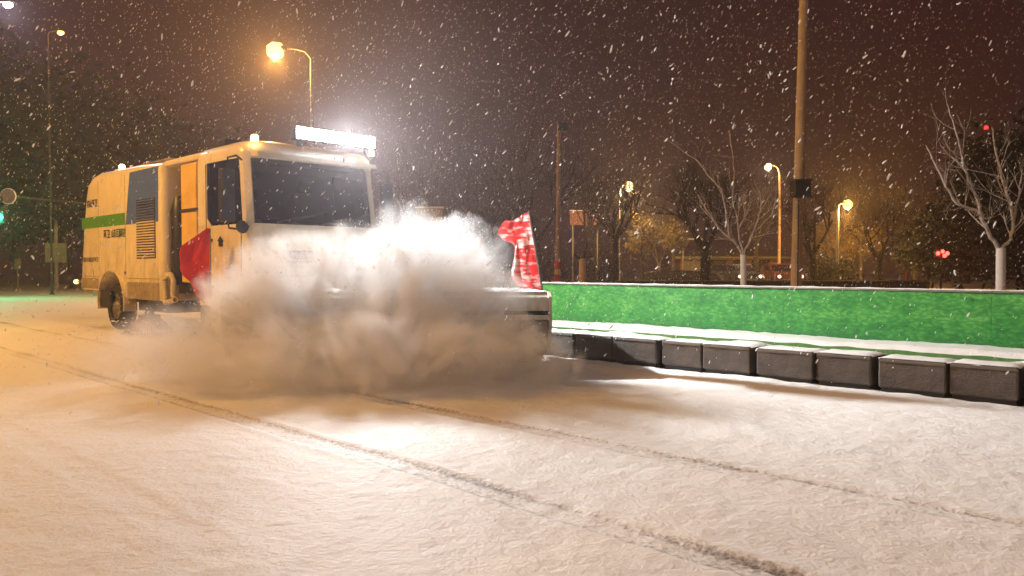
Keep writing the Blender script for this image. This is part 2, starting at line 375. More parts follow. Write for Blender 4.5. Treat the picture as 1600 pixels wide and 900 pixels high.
def box_body():
    arch = [(-4.86 - .74 + .74*math.cos(a), .50 + .60*math.sin(a)) for a in [math.pi*(1 - i/12) for i in range(13)]]
    prof = [(-3.15, .62), (-3.15, 3.02), (-4.2, 3.07), (-6.35, 3.10), (-6.75, 3.06), (-7.02, 2.92), (-7.14, 2.68), (-7.30, 2.1), (-7.50, 1.2), (-7.52, .74)]
    prof += [(x, max(z, .62 if x > -5.6 else .74)) for x, z in arch]
    bm = bmesh.new(); vs = [[bm.verts.new((x, y, z)) for x, z in prof] for y in (-W, W)]
    bm.faces.new(vs[0]); bm.faces.new(vs[1][::-1]); n = len(prof)
    for i in range(n): bm.faces.new((vs[0][i], vs[1][i], vs[1][(i+1) % n], vs[0][(i+1) % n]))
    bmesh.ops.recalc_face_normals(bm, faces=bm.faces)
    es = [e for e in bm.edges if all(abs(abs(v.co.y)-W) < 1e-4 for v in e.verts) and e.verts[0].co.y*e.verts[1].co.y > 0 and (min(v.co.z for v in e.verts) > 2.0 or max(v.co.x for v in e.verts) < -7.1 or min(v.co.x for v in e.verts) > -3.2)]
    bmesh.ops.bevel(bm, geom=es, offset=.13, segments=5, profile=.5, affect='EDGES')
    for f in bm.faces: f.smooth = True
    for e in bm.edges:
        if len(e.link_faces) == 2 and e.calc_face_angle(0) > R(35): e.smooth = False
    me = bpy.data.meshes.new('box_body'); bm.to_mesh(me); bm.free(); me.materials.append(M['paint'])
    o = bpy.data.objects.new('box_body', me); C.objects.link(o); o.parent = T; return o
B = box_body()
MB().box(-7.37, -4.88, -W-.004, -W+.01, 2.0, 2.225).build('green_stripe', M['green_stripe'], B)
MB().add([(-4.86,-W-.004,2.0),(-3.32,-W-.004,2.0),(-3.29,-W-.004,2.95),(-4.62,-W-.004,2.95),(-4.86,-W+.01,2.0),(-3.32,-W+.01,2.0),(-3.29,-W+.01,2.95),(-4.62,-W+.01,2.95)],
         [(0,1,2,3),(7,6,5,4),(0,4,5,1),(1,5,6,2),(2,6,7,3),(3,7,4,0)]).build('blue_panel', M['blue_panel'], B)
MB().box(-4.80, -3.30, -W-.012, -W+.01, .625, .93).build('lower_skirt', M['skirt'], B, bevel=.01)
MB().box(-7.45, -6.40, -W-.012, -W+.01, .78, .98).build('lower_skirt', M['skirt'], B, bevel=.01)
vf = MB().box(-4.32, -3.44, -W-.006, -W+.02, 1.36, 2.42).build('vent_backing', M['darkmetal'], B)
for i in range(22):
    z = 1.38 + i*.0475
    MB().add([(-4.31,-W-.008,z),(-3.45,-W-.008,z),(-3.45,-W-.024,z+.012),(-4.31,-W-.024,z+.012),(-4.31,-W-.008,z+.026),(-3.45,-W-.008,z+.026)],[(0,1,2,3),(3,2,5,4)]).build('louvre_slat', M['blue_panel'] if z > 2.0 else M['paint'], B)
text('福山环卫', -7.02, -W-.006, 2.44, .165, M['ink'], B, sx=.95, bold=.004)
text('环卫', -6.05, -W-.006, 1.79, .18, M['ink'], B, bold=.004)
text('山东百源科技', -5.62, -W-.006, 1.79, .18, M['gink'], B, sx=.72, bold=.003)
text('烟台市福山区环卫', -7.30, -W-.006, 1.32, .115, M['ink'], B, sx=1.0)
text('1', -6.72, -W-.006, 1.06, .14, M['ink'], B)
MB().lathe((-4.9, -W-.015, 1.10), (0, -1, 0), [(-.02, .035), (.005, .03)], 12).build('fuel_cap', M['steel'], B)
for x in (-6.9, -6.1, -5.3, -4.5): MB().tube([(x, -.9, 3.08), (x, -.9, 3.15), (x+.12, -.9, 3.15), (x+.12, -.9, 3.08)], .012, 6).build('lifting_eye', M['paint'], B)
MB().tube([(-6.1, -.7, 3.09), (-6.75, -.75, 3.42)], .014, 6).build('hose_arm', M['steel'], B)
MB().lathe((-5.6, -.95, 3.09), (0, 0, 1), [(0, .06), (.03, .06), (.09, .055), (.12, .03)], 14).build('beacon', M['amber'], B)
snow_cap(-6.6, -3.2, -1.0, 1.0, 3.10, .03, seed=4, parent=B, name='roof_snow', nx=40, ny=16)
MB().tube([(-7.5,-.9,.9),(-7.62,-1.18,.9)], .02, 6).build('tail_lamp_bracket', M['steel'], B)
MB().lathe((-7.62, -1.2, .9), (-1, 0, 0), [(0, .05), (.05, .045)], 12).build('tail_lamp', glow('tail_amber', (1, .6, .2), 4), B)
for x in (-4.88, -6.35): MB().tube([(x, -W-.001, 1.15), (x, -W-.001, 2.93)], .006, 4).build('panel_seam', M['skirt'], B)
MB().tube([(-7.4, -W-.001, 1.02), (-6.35, -W-.001, 1.02)], .006, 4).tube([(-4.8, -W-.001, 1.0), (-3.3, -W-.001, 1.0)], .006, 4).build('panel_seam', M['skirt'], B)
for x in (-7.1, -6.6, -4.6, -4.0, -3.5): MB().lathe((x, -W-.001, .86), (0, -1, 0), [(.0, .022), (.016, .018)], 8).build('skirt_latch', M['steel'], B)
# fairing, tank and intake between box and cab
MB().box(-3.16, -1.66, -1.10, 1.10, 2.93, 3.03).build('roof_fairing', M['paint'], T, bevel=.03)
tk = MB().box(-2.50, -1.90, -1.10, .2, .95, 2.90).build('yellow_tank', M['ypaint'], T, bevel=.03)
MB().box(-2.52, -1.88, -1.105, -1.0, 2.10, 2.16).build('tank_strap', M['darkmetal'], tk)
MB().tube([(-2.85, -.98, .9), (-2.85, -.98, 2.15), (-2.95, -.9, 2.35)], .13, 12).build('intake_duct', M['black'], T, smooth=True)
MB().box(-3.1, -1.75, -.9, .9, .75, .95).build('frame_rail', M['darkmetal'], T)
MB().box(-7.2, -.3, -.55, .55, .50, .74).build('chassis', M['darkmetal'], T)
MB().box(-4.7, -3.3, -1.0, 1.0, .40, .62).build('hopper_floor', M['darkmetal'], T, bevel=.02)
MB().tube([(-3.02,-1.14,.64),(-3.04,-1.16,.98),(-2.92,-1.17,1.08),(-2.74,-1.17,1.08),(-2.66,-1.17,.98),(-2.70,-1.16,.72),(-2.60,-1.16,.66),(-3.02,-1.16,.60),(-3.1,-1.14,.66)], .045, 10).build('step_guard', M['paint'], T, smooth=True)
# cab
def plan(xf, xr, w, r, z, n=6):
    pts = [(xr, -w, z)]
    for i in range(n+1): a = -math.pi/2 + math.pi/2*i/n; pts.append((xf - r + r*math.cos(a), -w + r + r*math.sin(a), z))
    for i in range(n+1): a = math.pi/2*i/n; pts.append((xf - r + r*math.cos(a), w - r + r*math.sin(a), z))
    pts.append((xr, w, z)); return pts
XR = -1.72
cab = MB().loft([plan(-.03, XR, W-.02, .2, .60), plan(.02, XR, W, .2, .9), plan(.03, XR, W, .2, 1.5), plan(0, XR, W, .2, 1.84)]).build('cab_body', M['paint'], T, smooth=True)
rf = MB().loft([plan(-.13, XR, W-.015, .22, 2.80), plan(-.14, XR, W, .22, 2.86), plan(-.17, XR+.02, W-.02, .24, 2.96), plan(-.25, XR+.07, W-.09, .26, 3.05), plan(-.42, XR+.16, W-.24, .3, 3.10), plan(-.7, XR+.3, W-.5, .3, 3.13)]).build('cab_roof', M['paint'], T, smooth=True)
def pillar(a0, a1, b0, b1, th=.06):
    """slanted post: a0,a1 = bottom ends, b0,b1 = top ends"""
    mb = MB(); a0, a1, b0, b1 = map(Vector, (a0, a1, b0, b1)); nrm = (a1-a0).cross(b0-a0).normalized()*th
    mb.add([a0, a1, a1+nrm, a0+nrm, b0, b1, b1+nrm, b0+nrm], [(0,3,2,1),(4,5,6,7),(0,1,5,4),(1,2,6,5),(2,3,7,6),(3,0,4,7)]); return mb
for s in (-1, 1):
    y = s*W; yo = s*(W-.015)
    MB().loft([[(-.02-.2, y-s*.0, 1.83), (-.13, y-s*.02, 1.83), (-.05, y-s*.09, 1.83), (-.10, y-s*.13, 1.83), (-.22, y-s*.06, 1.83)],
               [(-.15-.2, yo, 2.82), (-.27, yo-s*.02, 2.82), (-.19, yo-s*.09, 2.82), (-.24, yo-s*.13, 2.82), (-.36, yo-s*.06, 2.82)]]).build('windscreen_pillar', M['paint'], T, smooth=False)
    MB().box(XR, -1.40, min(y, y-s*.05), max(y, y-s*.05), 1.83, 2.82).build('rear_pillar', M['paint'], T)
    MB().add([(-1.40, y-s*.01, 1.95), (-1.25, y-s*.01, 1.83), (-.22, y-s*.01, 1.83), (-.35, y-s*.015, 2.81), (-1.40, y-s*.01, 2.81)], [(0,1,2,3,4)]).build('side_window', M['glass'], T)
    MB().add([(-1.40, y, 1.96), (-1.24, y, 1.835), (-1.40, y, 1.835), (-1.40, y-s*.04, 1.96), (-1.24, y-s*.04, 1.835), (-1.40, y-s*.04, 1.835)], [(0,1,2),(5,4,3),(0,3,4,1)]).build('window_corner', M['paint'], T)
    yy = y + s*.002
    MB().tube([(-1.42, yy, .75), (-1.42, yy, 2.80)], .008, 4).build('door_seam', M['dark'], T)
    MB().tube([(-.28, yy, .75), (-.26, yy, 1.83)], .008, 4).build('door_seam', M['dark'], T)
    MB().box(-1.36, -1.20, min(yy, yy+s*.03), max(yy, yy+s*.03), 1.60, 1.64).build('door_handle', M['black'], T, bevel=.008)
    if s == -1: MB().box(-.98, -.86, yy-.012, yy, 1.52, 1.60).add([(-1.02,yy-.012,1.60),(-.82,yy-.012,1.60),(-.92,yy-.012,1.68)],[(0,1,2)]).build('door_badge', M['black'], T)
    # mirror: two arms, tall main mirror, small round one
    ym = s*(W+.24)
    mi = MB().loft([[(-.19+.05*c, ym+.115*d, z) for c, d in ((-1,-1),(1,-.8),(1,.8),(-1,1))] for z in (1.85, 1.89, 2.55, 2.60)]).build('mirror', M['black'], T, bevel=.012)
    MB().tube([(-.24, s*W, 2.76), (-.16, s*(W+.12), 2.80), (-.17, ym, 2.76), (-.19, ym, 2.58)], .016, 8).build('mirror_arm', M['black'], mi)
    MB().tube([(-.19, ym, 1.87), (-.15, ym, 1.76), (-.10, s*(W+.05), 1.74), (-.10, s*(W-.05), 1.80)], .016, 8).build('mirror_arm', M['black'], mi)
    MB().lathe((-.08, s*(W+.08), 1.78), (1, 0, .1), [(-.04, .05), (0, .095), (.02, .09)], 14).build('wide_angle_mirror', M['black'], mi)
# windscreen, following the curved front
def wsc(u, v):
    a = u*2 - 1; xf = -.04 - .13*v; y = a*(W-.10); r = .30
    dx = 0 if abs(a) < .72 else -.16*((abs(a)-.72)/.28)**2
    return (xf + dx + .035*(1-a*a), y, 1.84 + .97*v)
MB().grid(wsc, 24, 6).build('windscreen', M['glass'], T, smooth=True)
for y0, y1 in ((-.75, -.05), (.0, .7)):
    MB().tube([(.05, y0, 1.86), (.04, y0+.28, 1.93), (.02, y1, 2.02)], .012, 6).tube([(.06, y1-.42, 1.90), (.045, y1+.18, 2.06)], .009, 5).build('wiper', M['black'], T)
MB().box(-.55, -.08, -W+.12, W-.12, 1.70, 1.90).build('dashboard', M['black'], T, bevel=.04)
MB().lathe((-.62, -.55, 1.98), (-.85, 0, .5), [(-.012, .20), (-.012, .23), (.012, .23), (.012, .20)], 20).build('steering_wheel', M['black'], T)
for y in (-.55, .5):
    MB().box(-1.35, -1.15, y-.25, y+.25, 1.6, 2.45).box(-1.32, -1.2, y-.13, y+.13, 2.46, 2.66).build('seat_back', M['seat'], T, bevel=.05)
MB().box(XR+.02, XR+.06, -W+.06, W-.06, 1.8, 2.82).build('cab_rear_wall', M['seat'], T)
MB().box(-.21, -.16, -W+.25, W-.25, 2.72, 2.80).build('sun_visor', M['black'], T)
MB().loft([[(-.12, -W+.1, 2.82), (.03, -W+.12, 2.80), (.03, W-.12, 2.80), (-.12, W-.1, 2.82)], [(-.14, -W+.1, 2.86), (-.0, -W+.12, 2.87), (-.0, W-.12, 2.87), (-.14, W-.1, 2.86)]]).build('roof_lip', M['paint'], T)
# front below the windscreen
MB().box(.035, .06, -.8, .8, 1.05, 1.45).build('grille', M['black'], T, bevel=.01)
for i in range(5): MB().box(.06, .075, -.78, .78, 1.09+i*.07, 1.115+i*.07).build('grille_bar', M['steel'], T)
MB().box(-.1, .16, -1.12, 1.12, .55, .88).build('front_bumper', M['skirt'], T, bevel=.05)
for s in (-1, 1):
    MB().lathe((.05, s*.92, 1.0), (1, 0, 0), [(-.02, .12), (.02, .12), (.03, .09)], 16).build('headlight', M['steel'], T)
    MB().box(-1.75, -.95, s*1.0-.12, s*1.0+.12, .28, .60).build('cab_step', M['darkmetal'], T, bevel=.02)
# roof lamps
bar = MB().box(-.16, .0, -.42, 1.02, 3.12, 3.32).build('light_bar', M['black'], T, bevel=.02)
for i in range(18):
    for z in (3.135, 3.225): MB().box(.001, .012, -.40+.0783*i, -.40+.0783*i+.072, z, z+.082).build('led', M['led'], bar)
for y in (-.3, .9): MB().box(-.12, -.05, y-.03, y+.03, 3.03, 3.13).build('bracket', M['black'], bar)
for y in (-.98, 1.06):
    MB().lathe((-.17, y, 3.07), (0, 0, 1), [(-.03, .055), (.03, .055), (.06, .035)], 12).build('marker_lamp', M['amber'], rf)
MB().box(-1.62, -1.40, -.86, -.60, 3.08, 3.24).build('roof_intake', M['black'], rf, bevel=.02)
# wheels
def wheel(x, s, name='wheel'):
    w = MB().lathe((x, s*(W-.30), .45), (0, s, 0), [(-.0, .30), (0, .43), (.03, .45), (.22, .45), (.26, .42), (.26, .29), (.20, .27), (.18, .0)], 28).build(name, M['rubber'], T, smooth=True)
    r = MB().lathe((x, s*(W-.30), .45), (0, s, 0), [(.19, .26), (.235, .25), (.21, .18), (.23, .11), (.27, .09), (.275, .0)], 20).build('rim', M['steel'], w, smooth=True)
for s in (-1, 1): wheel(-5.60, s); wheel(-1.05, s)
for s in (-1, 1):
    arc = [(-5.60 + .70*math.cos(a), .52 + .62*math.sin(a)) for a in [math.pi*(i/14) for i in range(-1, 16)]]
    fe = MB(); ri = []
    for x, z in arc:
        cx, cz = x + 5.6, z - .52; k = 1.05
        ri.append([(x, s*(W-.18), z), (x, s*(W+.05), z), (-5.6 + cx*k, s*(W+.05), .52 + cz*k), (-5.6 + cx*k, s*(W-.18), .52 + cz*k)])
    fe.loft(ri).build('wheel_arch', M['paint'], T, smooth=False)
    MB().box(-6.34, -5.7, s*(W-.02)-.03, s*(W-.02)+.01, .42, .74).build('mudflap', M['rubber'], T)
    # gutter brush between the axles
    g = MB().lathe((-3.9, s*1.1, .30), (0, 0, 1), [(0, .18), (.05, .18), (.06, .08), (.25, .07)], 16).build('gutter_brush', M['darkmetal'], T)
    br = MB()
    for i in range(70):
        a = 2*math.pi*i/70; r0 = .16; r1 = .42 + .05*random.random()
        br.tube([(-3.9+r0*math.cos(a), s*1.1+r0*math.sin(a), .30), (-3.9+r1*math.cos(a+.1), s*1.1+r1*math.sin(a+.1), .02)], .008, 3, caps=False)
    stuff(br.build('bristles', M['bristle'], g))
# front broom, slewed across the lane: built in truck-local coordinates
O = Vector((-10.35, 6.40, 0)); bl, brr = BL - O, BR - O; bc = (bl+brr)/2; BLn = (brr-bl).length; UZ = Vector((0, 0, 1))
hp = [(-.55, .60), (-.55, .80), (-.40, .90), (.30, .90), (.42, .84), (.44, .68), (.40, .68), (.38, .80), (.28, .86), (-.38, .86), (-.50, .78), (-.50, .60)]
hood = MB().loft([[bc + BU*(sgn*BLn/2) + BV*v + UZ*z for v, z in hp] for sgn in (-1, 1)]).build('broom_hood', M['paint'], T)
for sgn in (-1, 1):
    e = bc + BU*(sgn*(BLn/2+.012))
    pl = [(-.56, .14), (-.56, .81), (-.41, .91), (.31, .91), (.45, .85), (.46, .50), (.30, .14)]
    MB().loft([[e + BU*t + BV*v + UZ*z for v, z in pl] for t in (-.02, .02)]).build('end_plate', M['paint'], hood)
MB().obox(bc + BV*.47 + UZ*.60, BU, BV, UZ, BLn, .05, .06).build('front_rail', M['paint'], hood, bevel=.01)
MB().obox(bc + BV*.46 + UZ*.48, BU, BV, UZ, BLn-.05, .012, .22).build('rubber_curtain', M['skirt'], hood)
b2 = MB(); 
def hs(u, v):
    p = bc + BU*((u-.5)*BLn) + BV*(-.42+.74*v) + UZ*(.905 + .03*min(sm(0,.2,v), sm(1,.8,v), sm(0,.03,u), sm(1,.97,u))*(1+.5*mn.noise((u*20, v*4, 0)))); return p
b2.grid(hs, 60, 8).build('hood_snow', M['snow'], hood, smooth=True)
core = MB().lathe(bc + UZ*.40 - BU*(BLn/2-.05), BU, [(0, .16), (BLn-.1, .16)], 16).build('brush_roller', M['darkmetal'], T)
br = MB()
for i in range(38):
    for k in range(22):
        a = 2*math.pi*(k + .4*(i % 3))/22; p = bc + BU*(-BLn/2+.08+(BLn-.16)*i/37) + UZ*.40; d = BV*math.cos(a) + UZ*math.sin(a)
        w = BU*.05
        br.add([p+d*.15-w*.6, p+d*.15+w*.6, p+d*(.37+.03*random.random())+w, p+d*(.37+.03*random.random())-w], [(0,1,2,3)])
stuff(br.build('bristles', M['bristle'], core))
for y in (-.5, .5):
    MB().tube([(.05, y, .6), (.8, y*.9-.2, .75), bc + BU*y*1.2 - BV*.5 + UZ*.72], .05, 8).build('broom_arm', M['darkmetal'], T)
MB().tube([(.1, 0, .9), (.9, -.2, 1.0), bc - BV*.3 + UZ*.9], .035, 8).build('hydraulic_ram', M['steel'], T)

# flags
def flag(loc, rows, polevec, label, side, pole_r=.012, extra=.25, white=False):
    t = empty('flag', loc, label, 'flag', 'red flags flying from the truck'); pv = Vector(polevec); H = pv.length; d = pv.normalized()
    MB().tube([-d*extra, pv*1.02], pole_r, 8).build('flag_pole', M['steel'], t)
    sd = Vector(side).normalized(); nr = sd.cross(d).normalized()
    mb = MB()
    def fn(u, v):
        k = v*(len(rows)-1); i = min(int(k), len(rows)-2); f = k-i; w = rows[i][0]*(1-f)+rows[i+1][0]*f; dr = rows[i][1]*(1-f)+rows[i+1][1]*f
        return d*(H*(1-v)) + sd*(w*u) - Vector((0, 0, dr*u)) + nr*(.045*math.sin(u*11+v*4)*u + .05*mn.noise((u*5, v*4, loc[0]))*min(1, u*4) + .018*math.sin(v*22+u*7)*u) + d*(.03*math.sin(u*9+v*3)*u)
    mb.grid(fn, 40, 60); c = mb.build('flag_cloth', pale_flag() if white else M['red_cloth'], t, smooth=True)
    return t
fR = BR + Vector((0, 0, .90)) + BU*(-.02)
def pale_flag():  # noise streaks mix pale pink into the red cloth
    m = mat('red_flag_pale_streaks', (.62, .02, .02), .75, trans=.35); nt = m.node_tree; L = nt.links.new
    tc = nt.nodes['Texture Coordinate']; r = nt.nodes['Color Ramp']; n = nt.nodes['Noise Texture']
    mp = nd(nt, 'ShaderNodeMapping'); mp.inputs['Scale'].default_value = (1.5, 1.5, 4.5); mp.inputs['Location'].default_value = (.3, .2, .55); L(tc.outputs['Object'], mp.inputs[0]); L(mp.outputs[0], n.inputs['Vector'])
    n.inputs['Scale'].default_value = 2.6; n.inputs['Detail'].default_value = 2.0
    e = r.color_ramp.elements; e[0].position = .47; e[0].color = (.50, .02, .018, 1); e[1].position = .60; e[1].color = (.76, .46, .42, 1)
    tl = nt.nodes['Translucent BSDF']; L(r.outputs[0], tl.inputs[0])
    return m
flag(fR, [(.34, .16), (.42, .17), (.36, .14), (.27, .08), (.25, .03), (.28, .02), (.32, .02), (.37, .02), (.39, .0), (.36, -.02), (.28, -.03)], tuple(RD*-.17 + Vector((0, 0, 1.0))), 'red flag with pale streaks, flying at the right end of the front broom', tuple(-RD + VD*.2), white=True)
fL = at(329, 11.25, .72)
flag(fL, [(.02, 0), (.46, .12), (.50, .16), (.52, .16), (.46, .14), (.36, .12), (.30, .10), (.26, .08), (.14, .02)], (0, 0, 1.03), 'plain red flag hanging beside the cab door of the truck', tuple(-RD + VD*.25), extra=.05)

# ------------------------------------------------------------------ lamps and poles
def street_lamp(base, h, arm, label, power, color, gm, group='street lamps', pm='grey_pole', r=.09, head=.5, hr=.10, curve=True, on=True, name='street_lamp'):
    t = empty(name, base, label, 'street lamp', group)
    MB().tube([(0, 0, 0), (0, 0, h*.5), (0, 0, h)], [r, r*.8, r*.6], 12).build('pole', M[pm], t, smooth=True)
    MB().lathe((0, 0, 0), (0, 0, 1), [(0, r*2), (.04, r*2), (.06, r*1.2), (.4, r*1.15), (.42, r)], 12).build('pole_base', M[pm], t)
    a = Vector(arm); e = Vector((a.x, a.y, h + a.z))
    MB().tube([(0, 0, h-.02), Vector((a.x*.25, a.y*.25, h+a.z*.7)), Vector((a.x*.6, a.y*.6, h+a.z*.95)), e], [r*.5, r*.45, r*.4, r*.35], 8).build('arm', M[pm], t, smooth=True)
    u = Vector((a.x, a.y, 0)).normalized() if Vector((a.x, a.y, 0)).length > .01 else Vector((1, 0, 0)); w = Vector((-u.y, u.x, 0))
    hd_ = MB().loft([[e + u*o + w*(wd*math.cos(q)) + UZ*(.5*wd*math.sin(q)+.02) for q in [2*math.pi*k/10 for k in range(10)]] for o, wd in ((-.05, .03), (.05, hr*.6), (head*.6, hr*.8), (head*.95, hr*.55), (head, hr*.2))]).build('lamp_head', M[pm], t, smooth=True)
    MB().loft([[e + u*o + w*(wd*math.cos(q)) + UZ*(.95*wd*math.sin(q)-.07) for q in [2*math.pi*k/10 for k in range(10)]] for o, wd in ((.10, hr*.3), (.16, hr*.95), (head*.6, hr*1.1), (head*.85, hr*.7), (head*.9, hr*.2))]).build('lamp_glass', M[gm], hd_, smooth=True)
    if on: lamp('lamp_light', 'POINT', e + u*head*.5 - UZ*(.16+hr), power, color, .12, parent=t)
    return t
P = street_lamp
P(at(489, 30), 9.3, tuple(-RD*1.0 + Vector((0, 0, .38))), 'tall sodium street lamp glowing amber above the truck cab', 4200, SODIUM, 'sodium', head=.8, hr=.30, r=.09, pm='darkmetal')
P(at(967, 45), 5.1, tuple(RD*.25 + Vector((0, 0, .9))), 'warm street lamp behind bare trees, right of the dark banded pole', 2200, (1, .62, .22), 'warm', head=.6, hr=.30, r=.09)
P(at(1217, 50), 7.2, tuple(-RD*.45 + Vector((0, 0, .6))), 'pale street lamp just left of the tall tan pole', 400, (1, .70, .4), 'warm', head=.6, hr=.22, r=.11, pm='tan_pole')
P(at(1308, 45), 4.6, tuple(RD*.25 + Vector((0, 0, .35))), 'short sodium street lamp right of the tall tan pole, before yellow lit trees', 3000, (1, .50, .10), 'sodium', head=.6, hr=.27, r=.10)
# lamps that stand outside the picture but light the road
P(Vector((-15.5, -3.8, 0)), 8.6, (.9, 1.9, .35), 'sodium street lamp on the near roadside, off the left of the picture', 4700, SODIUM, 'sodium', head=.7, hr=.16, r=.11)
P(Vector((3.6, -2.6, 0)), 8.8, (-.6, 3.2, .35), 'pinkish white street lamp on the near roadside behind the photographer', 900, (1, .74, .58), 'warm', head=.7, hr=.16, r=.11)
# tall tan pole with control box
t = empty('tall_pole', at(1243, 16), 'tall tan steel pole with a dark control box, rising out of the picture', 'pole')
MB().tube([(0, 0, 0), Vector((0, 0, 6)) + RD*.10, Vector((0, 0, 11)) + RD*.19], [.115, .09, .07], 16).build('pole', M['tan_pole'], t, smooth=True)
cb = MB().obox(VD*-.05 + RD*.07 + UZ*(zat(296, 16)), RD, VD, UZ, .34, .26, .36).build('control_box', M['black'], t, bevel=.02)
MB().obox(VD*-.19 + RD*.07 + UZ*(zat(296, 16)+.17), RD, VD, UZ, .37, .04, .03).obox(VD*-.19 + RD*.07 + UZ*(zat(296, 16)-.17), RD, VD, UZ, .37, .04, .03).build('clamp', M['darkmetal'], cb)
MB().tube([VD*-.12+UZ*.8, VD*-.12+UZ*2.6], .012, 6).build('cable', M['black'], t)
# banded pole
t = empty('banded_pole', at(871, 22), 'brown steel pole with red and yellow bands near its foot, left of the bare trees', 'pole')
MB().tube([(0, 0, 0), Vector((0, 0, 5.1))+RD*.05], [.085, .065], 12).build('pole', mat('brown_painted_steel', (.26, .18, .12), .6), t, smooth=True)
for z0, z1, mm in ((1.16, 1.40, 'redband'), (1.0, 1.15, 'yelband'), (.78, .99, 'redband'), (.62, .77, 'yelband')):
    MB().lathe((0, 0, 0), (0, 0, 1), [(z0, .10), (z1, .10)], 14).build('reflective_band', M[mm], t)
MB().obox(UZ*5.2 + RD*.15, RD, VD, UZ, .32, .2, .22).build('camera_housing', M['black'], t, bevel=.03)
# mast lamps top left
for px_, py_, d, gm, en, lab, arm in ((17, 8, 24, 'whitelamp', 600, 'white floodlight on a tall mast at the top left corner', RD*.9), (95, 52, 34, 'sodium', 40, 'small yellow lamp on a slim mast among dark trees at upper left', RD*.4)):
    b = at(px_, d) - arm; hh = zat(py_, d)
    street_lamp(b, hh-.1, tuple(arm*.8 + Vector((0, 0, .1))), lab, en, (.80, .78, 1.0) if gm == 'whitelamp' else SODIUM, gm, group='mast lamps', head=.42, hr=.10, r=.05, name='mast_lamp', pm='bark')
# traffic signal at the left edge, its mast arm running behind the truck
t = empty('traffic_signal', at(150, 33), 'traffic signal showing green, its long mast arm reaching to the left edge of the picture', 'traffic signal')
b0 = at(150, 33)
MB().tube([(0, 0, 0), (0, 0, 4.2)], [.12, .09], 12).build('pole', M['grey_pole'], t, smooth=True)
e0 = at(-20, 30, zat(303, 30)) - b0; s0 = Vector((0, 0, zat(320, 33)))
MB().tube([s0, e0], [.045, .03], 8).build('mast_arm', M['darkmetal'], t, smooth=True)
sg = at(4, 29.8, 0) - b0
hz = zat(330, 30)
gb = MB().obox(sg + UZ*(hz+.05), RD, VD, UZ, .36, .22, 1.1).build('signal_housing', M['black'], t, bevel=.03)
for dz, mm in ((.38, 'dark'), (.03, 'dark'), (-.30, 'green_sig')):
    MB().lathe(sg + UZ*(hz+dz+.04) - VD*.12, -VD, [(0, .14), (.03, .14)], 18).build('signal_lens', M[mm], gb)
    MB().lathe(sg + UZ*(hz+dz+.04) - VD*.12, -VD, [(0, .155), (.16, .165), (.16, .155), (.0, .15)], 18).build('signal_hood', M['black'], gb) if mm == 'dark' else None
lamp('green_light', 'POINT', sg + UZ*(hz-.27) - VD*.30 - RD*.35, 380, (.02, 1, .40), .12, parent=t)
ds = at(15, 29.7, zat(307, 29.7)) - b0
sign = MB().lathe(ds, -VD, [(-.02, .31), (.01, .31), (.015, .30)], 28).build('round_sign', M['signwhite'], t)
MB().lathe(ds-VD*.012, -VD, [(.006, .285), (.008, .285), (.008, .25), (.006, .25)], 28).build('sign_ring', M['signgrey'], sign)
text('60', ds.x-.18*RD.x-.04*VD.x, ds.y-.18*RD.y-.04*VD.y, ds.z-.12, .34, M['signgrey'], sign, name='sign_number', rz=math.atan2(RD.y, RD.x))
# slim pole at px 88
t = tag(MB().tube([(0, 0, 0), (0, 0, zat(245, 42))], [.12, .08], 10).build('utility_pole', M['grey_pole'], None, smooth=True, loc=at(88, 42)), 'slim grey utility pole standing behind the truck at the left', 'pole')
MB().tube([Vector((0, 0, zat(250, 42))), Vector((0, 0, zat(236, 42))) - RD*1.9], .03, 6).build('arm', M['grey_pole'], t)
for px_, py_, d, s_, lab in ((88, 395, 40, (1.1, 1.0), 'square cream board low behind the truck at the far left'), (28, 413, 44, (.35, .6), 'small pale marker board at the far left roadside')):
    t = empty('roadside_board', at(px_, d), lab, 'board')
    MB().obox(UZ*zat(py_, d), RD, VD, UZ, s_[0], .05, s_[1]).build('board_face', M['khaki'], t)
    MB().tube([(0, 0, 0), (0, 0, zat(py_, d))], .04, 8).build('post', M['grey_pole'], t)

# ------------------------------------------------------------------ trees
def branch(mb, twig, p, d, L, r, depth, seed, spread=.55, up=.25, ntw=3, seg=4):
    pts = [p]; rs = [r]; q = p.copy(); dd = d.copy()
    for i in range(seg):
        dd = (dd + Vector((random.uniform(-1, 1), random.uniform(-1, 1), random.uniform(-1, 1)+up))*.16).normalized()
        q = q + dd*(L/seg); pts.append(q.copy()); rs.append(r*(1-.55*(i+1)/seg))
    (mb if depth > 1 else twig).tube(pts, rs, 6 if depth > 2 else (4 if depth > 1 else 3), caps=False)
    if depth <= 0: return
    for k in range(ntw):
        f = random.uniform(.35, 1.0); i = min(int(f*seg), seg-1); s0 = pts[i].lerp(pts[i+1], f*seg-i)
        ax = dd.cross(Vector((random.uniform(-1, 1), random.uniform(-1, 1), random.uniform(-.3, 1)))).normalized()
        nd_ = (Matrix.Rotation(random.uniform(.5, 1.3)*spread*1.4, 3, ax) @ dd + UZ*up*.4).normalized()
        branch(mb, twig, s0, nd_, L*random.uniform(.55, .8), rs[i]*.6, depth-1, seed, spread, up, ntw, seg=4 if depth > 1 else 3)
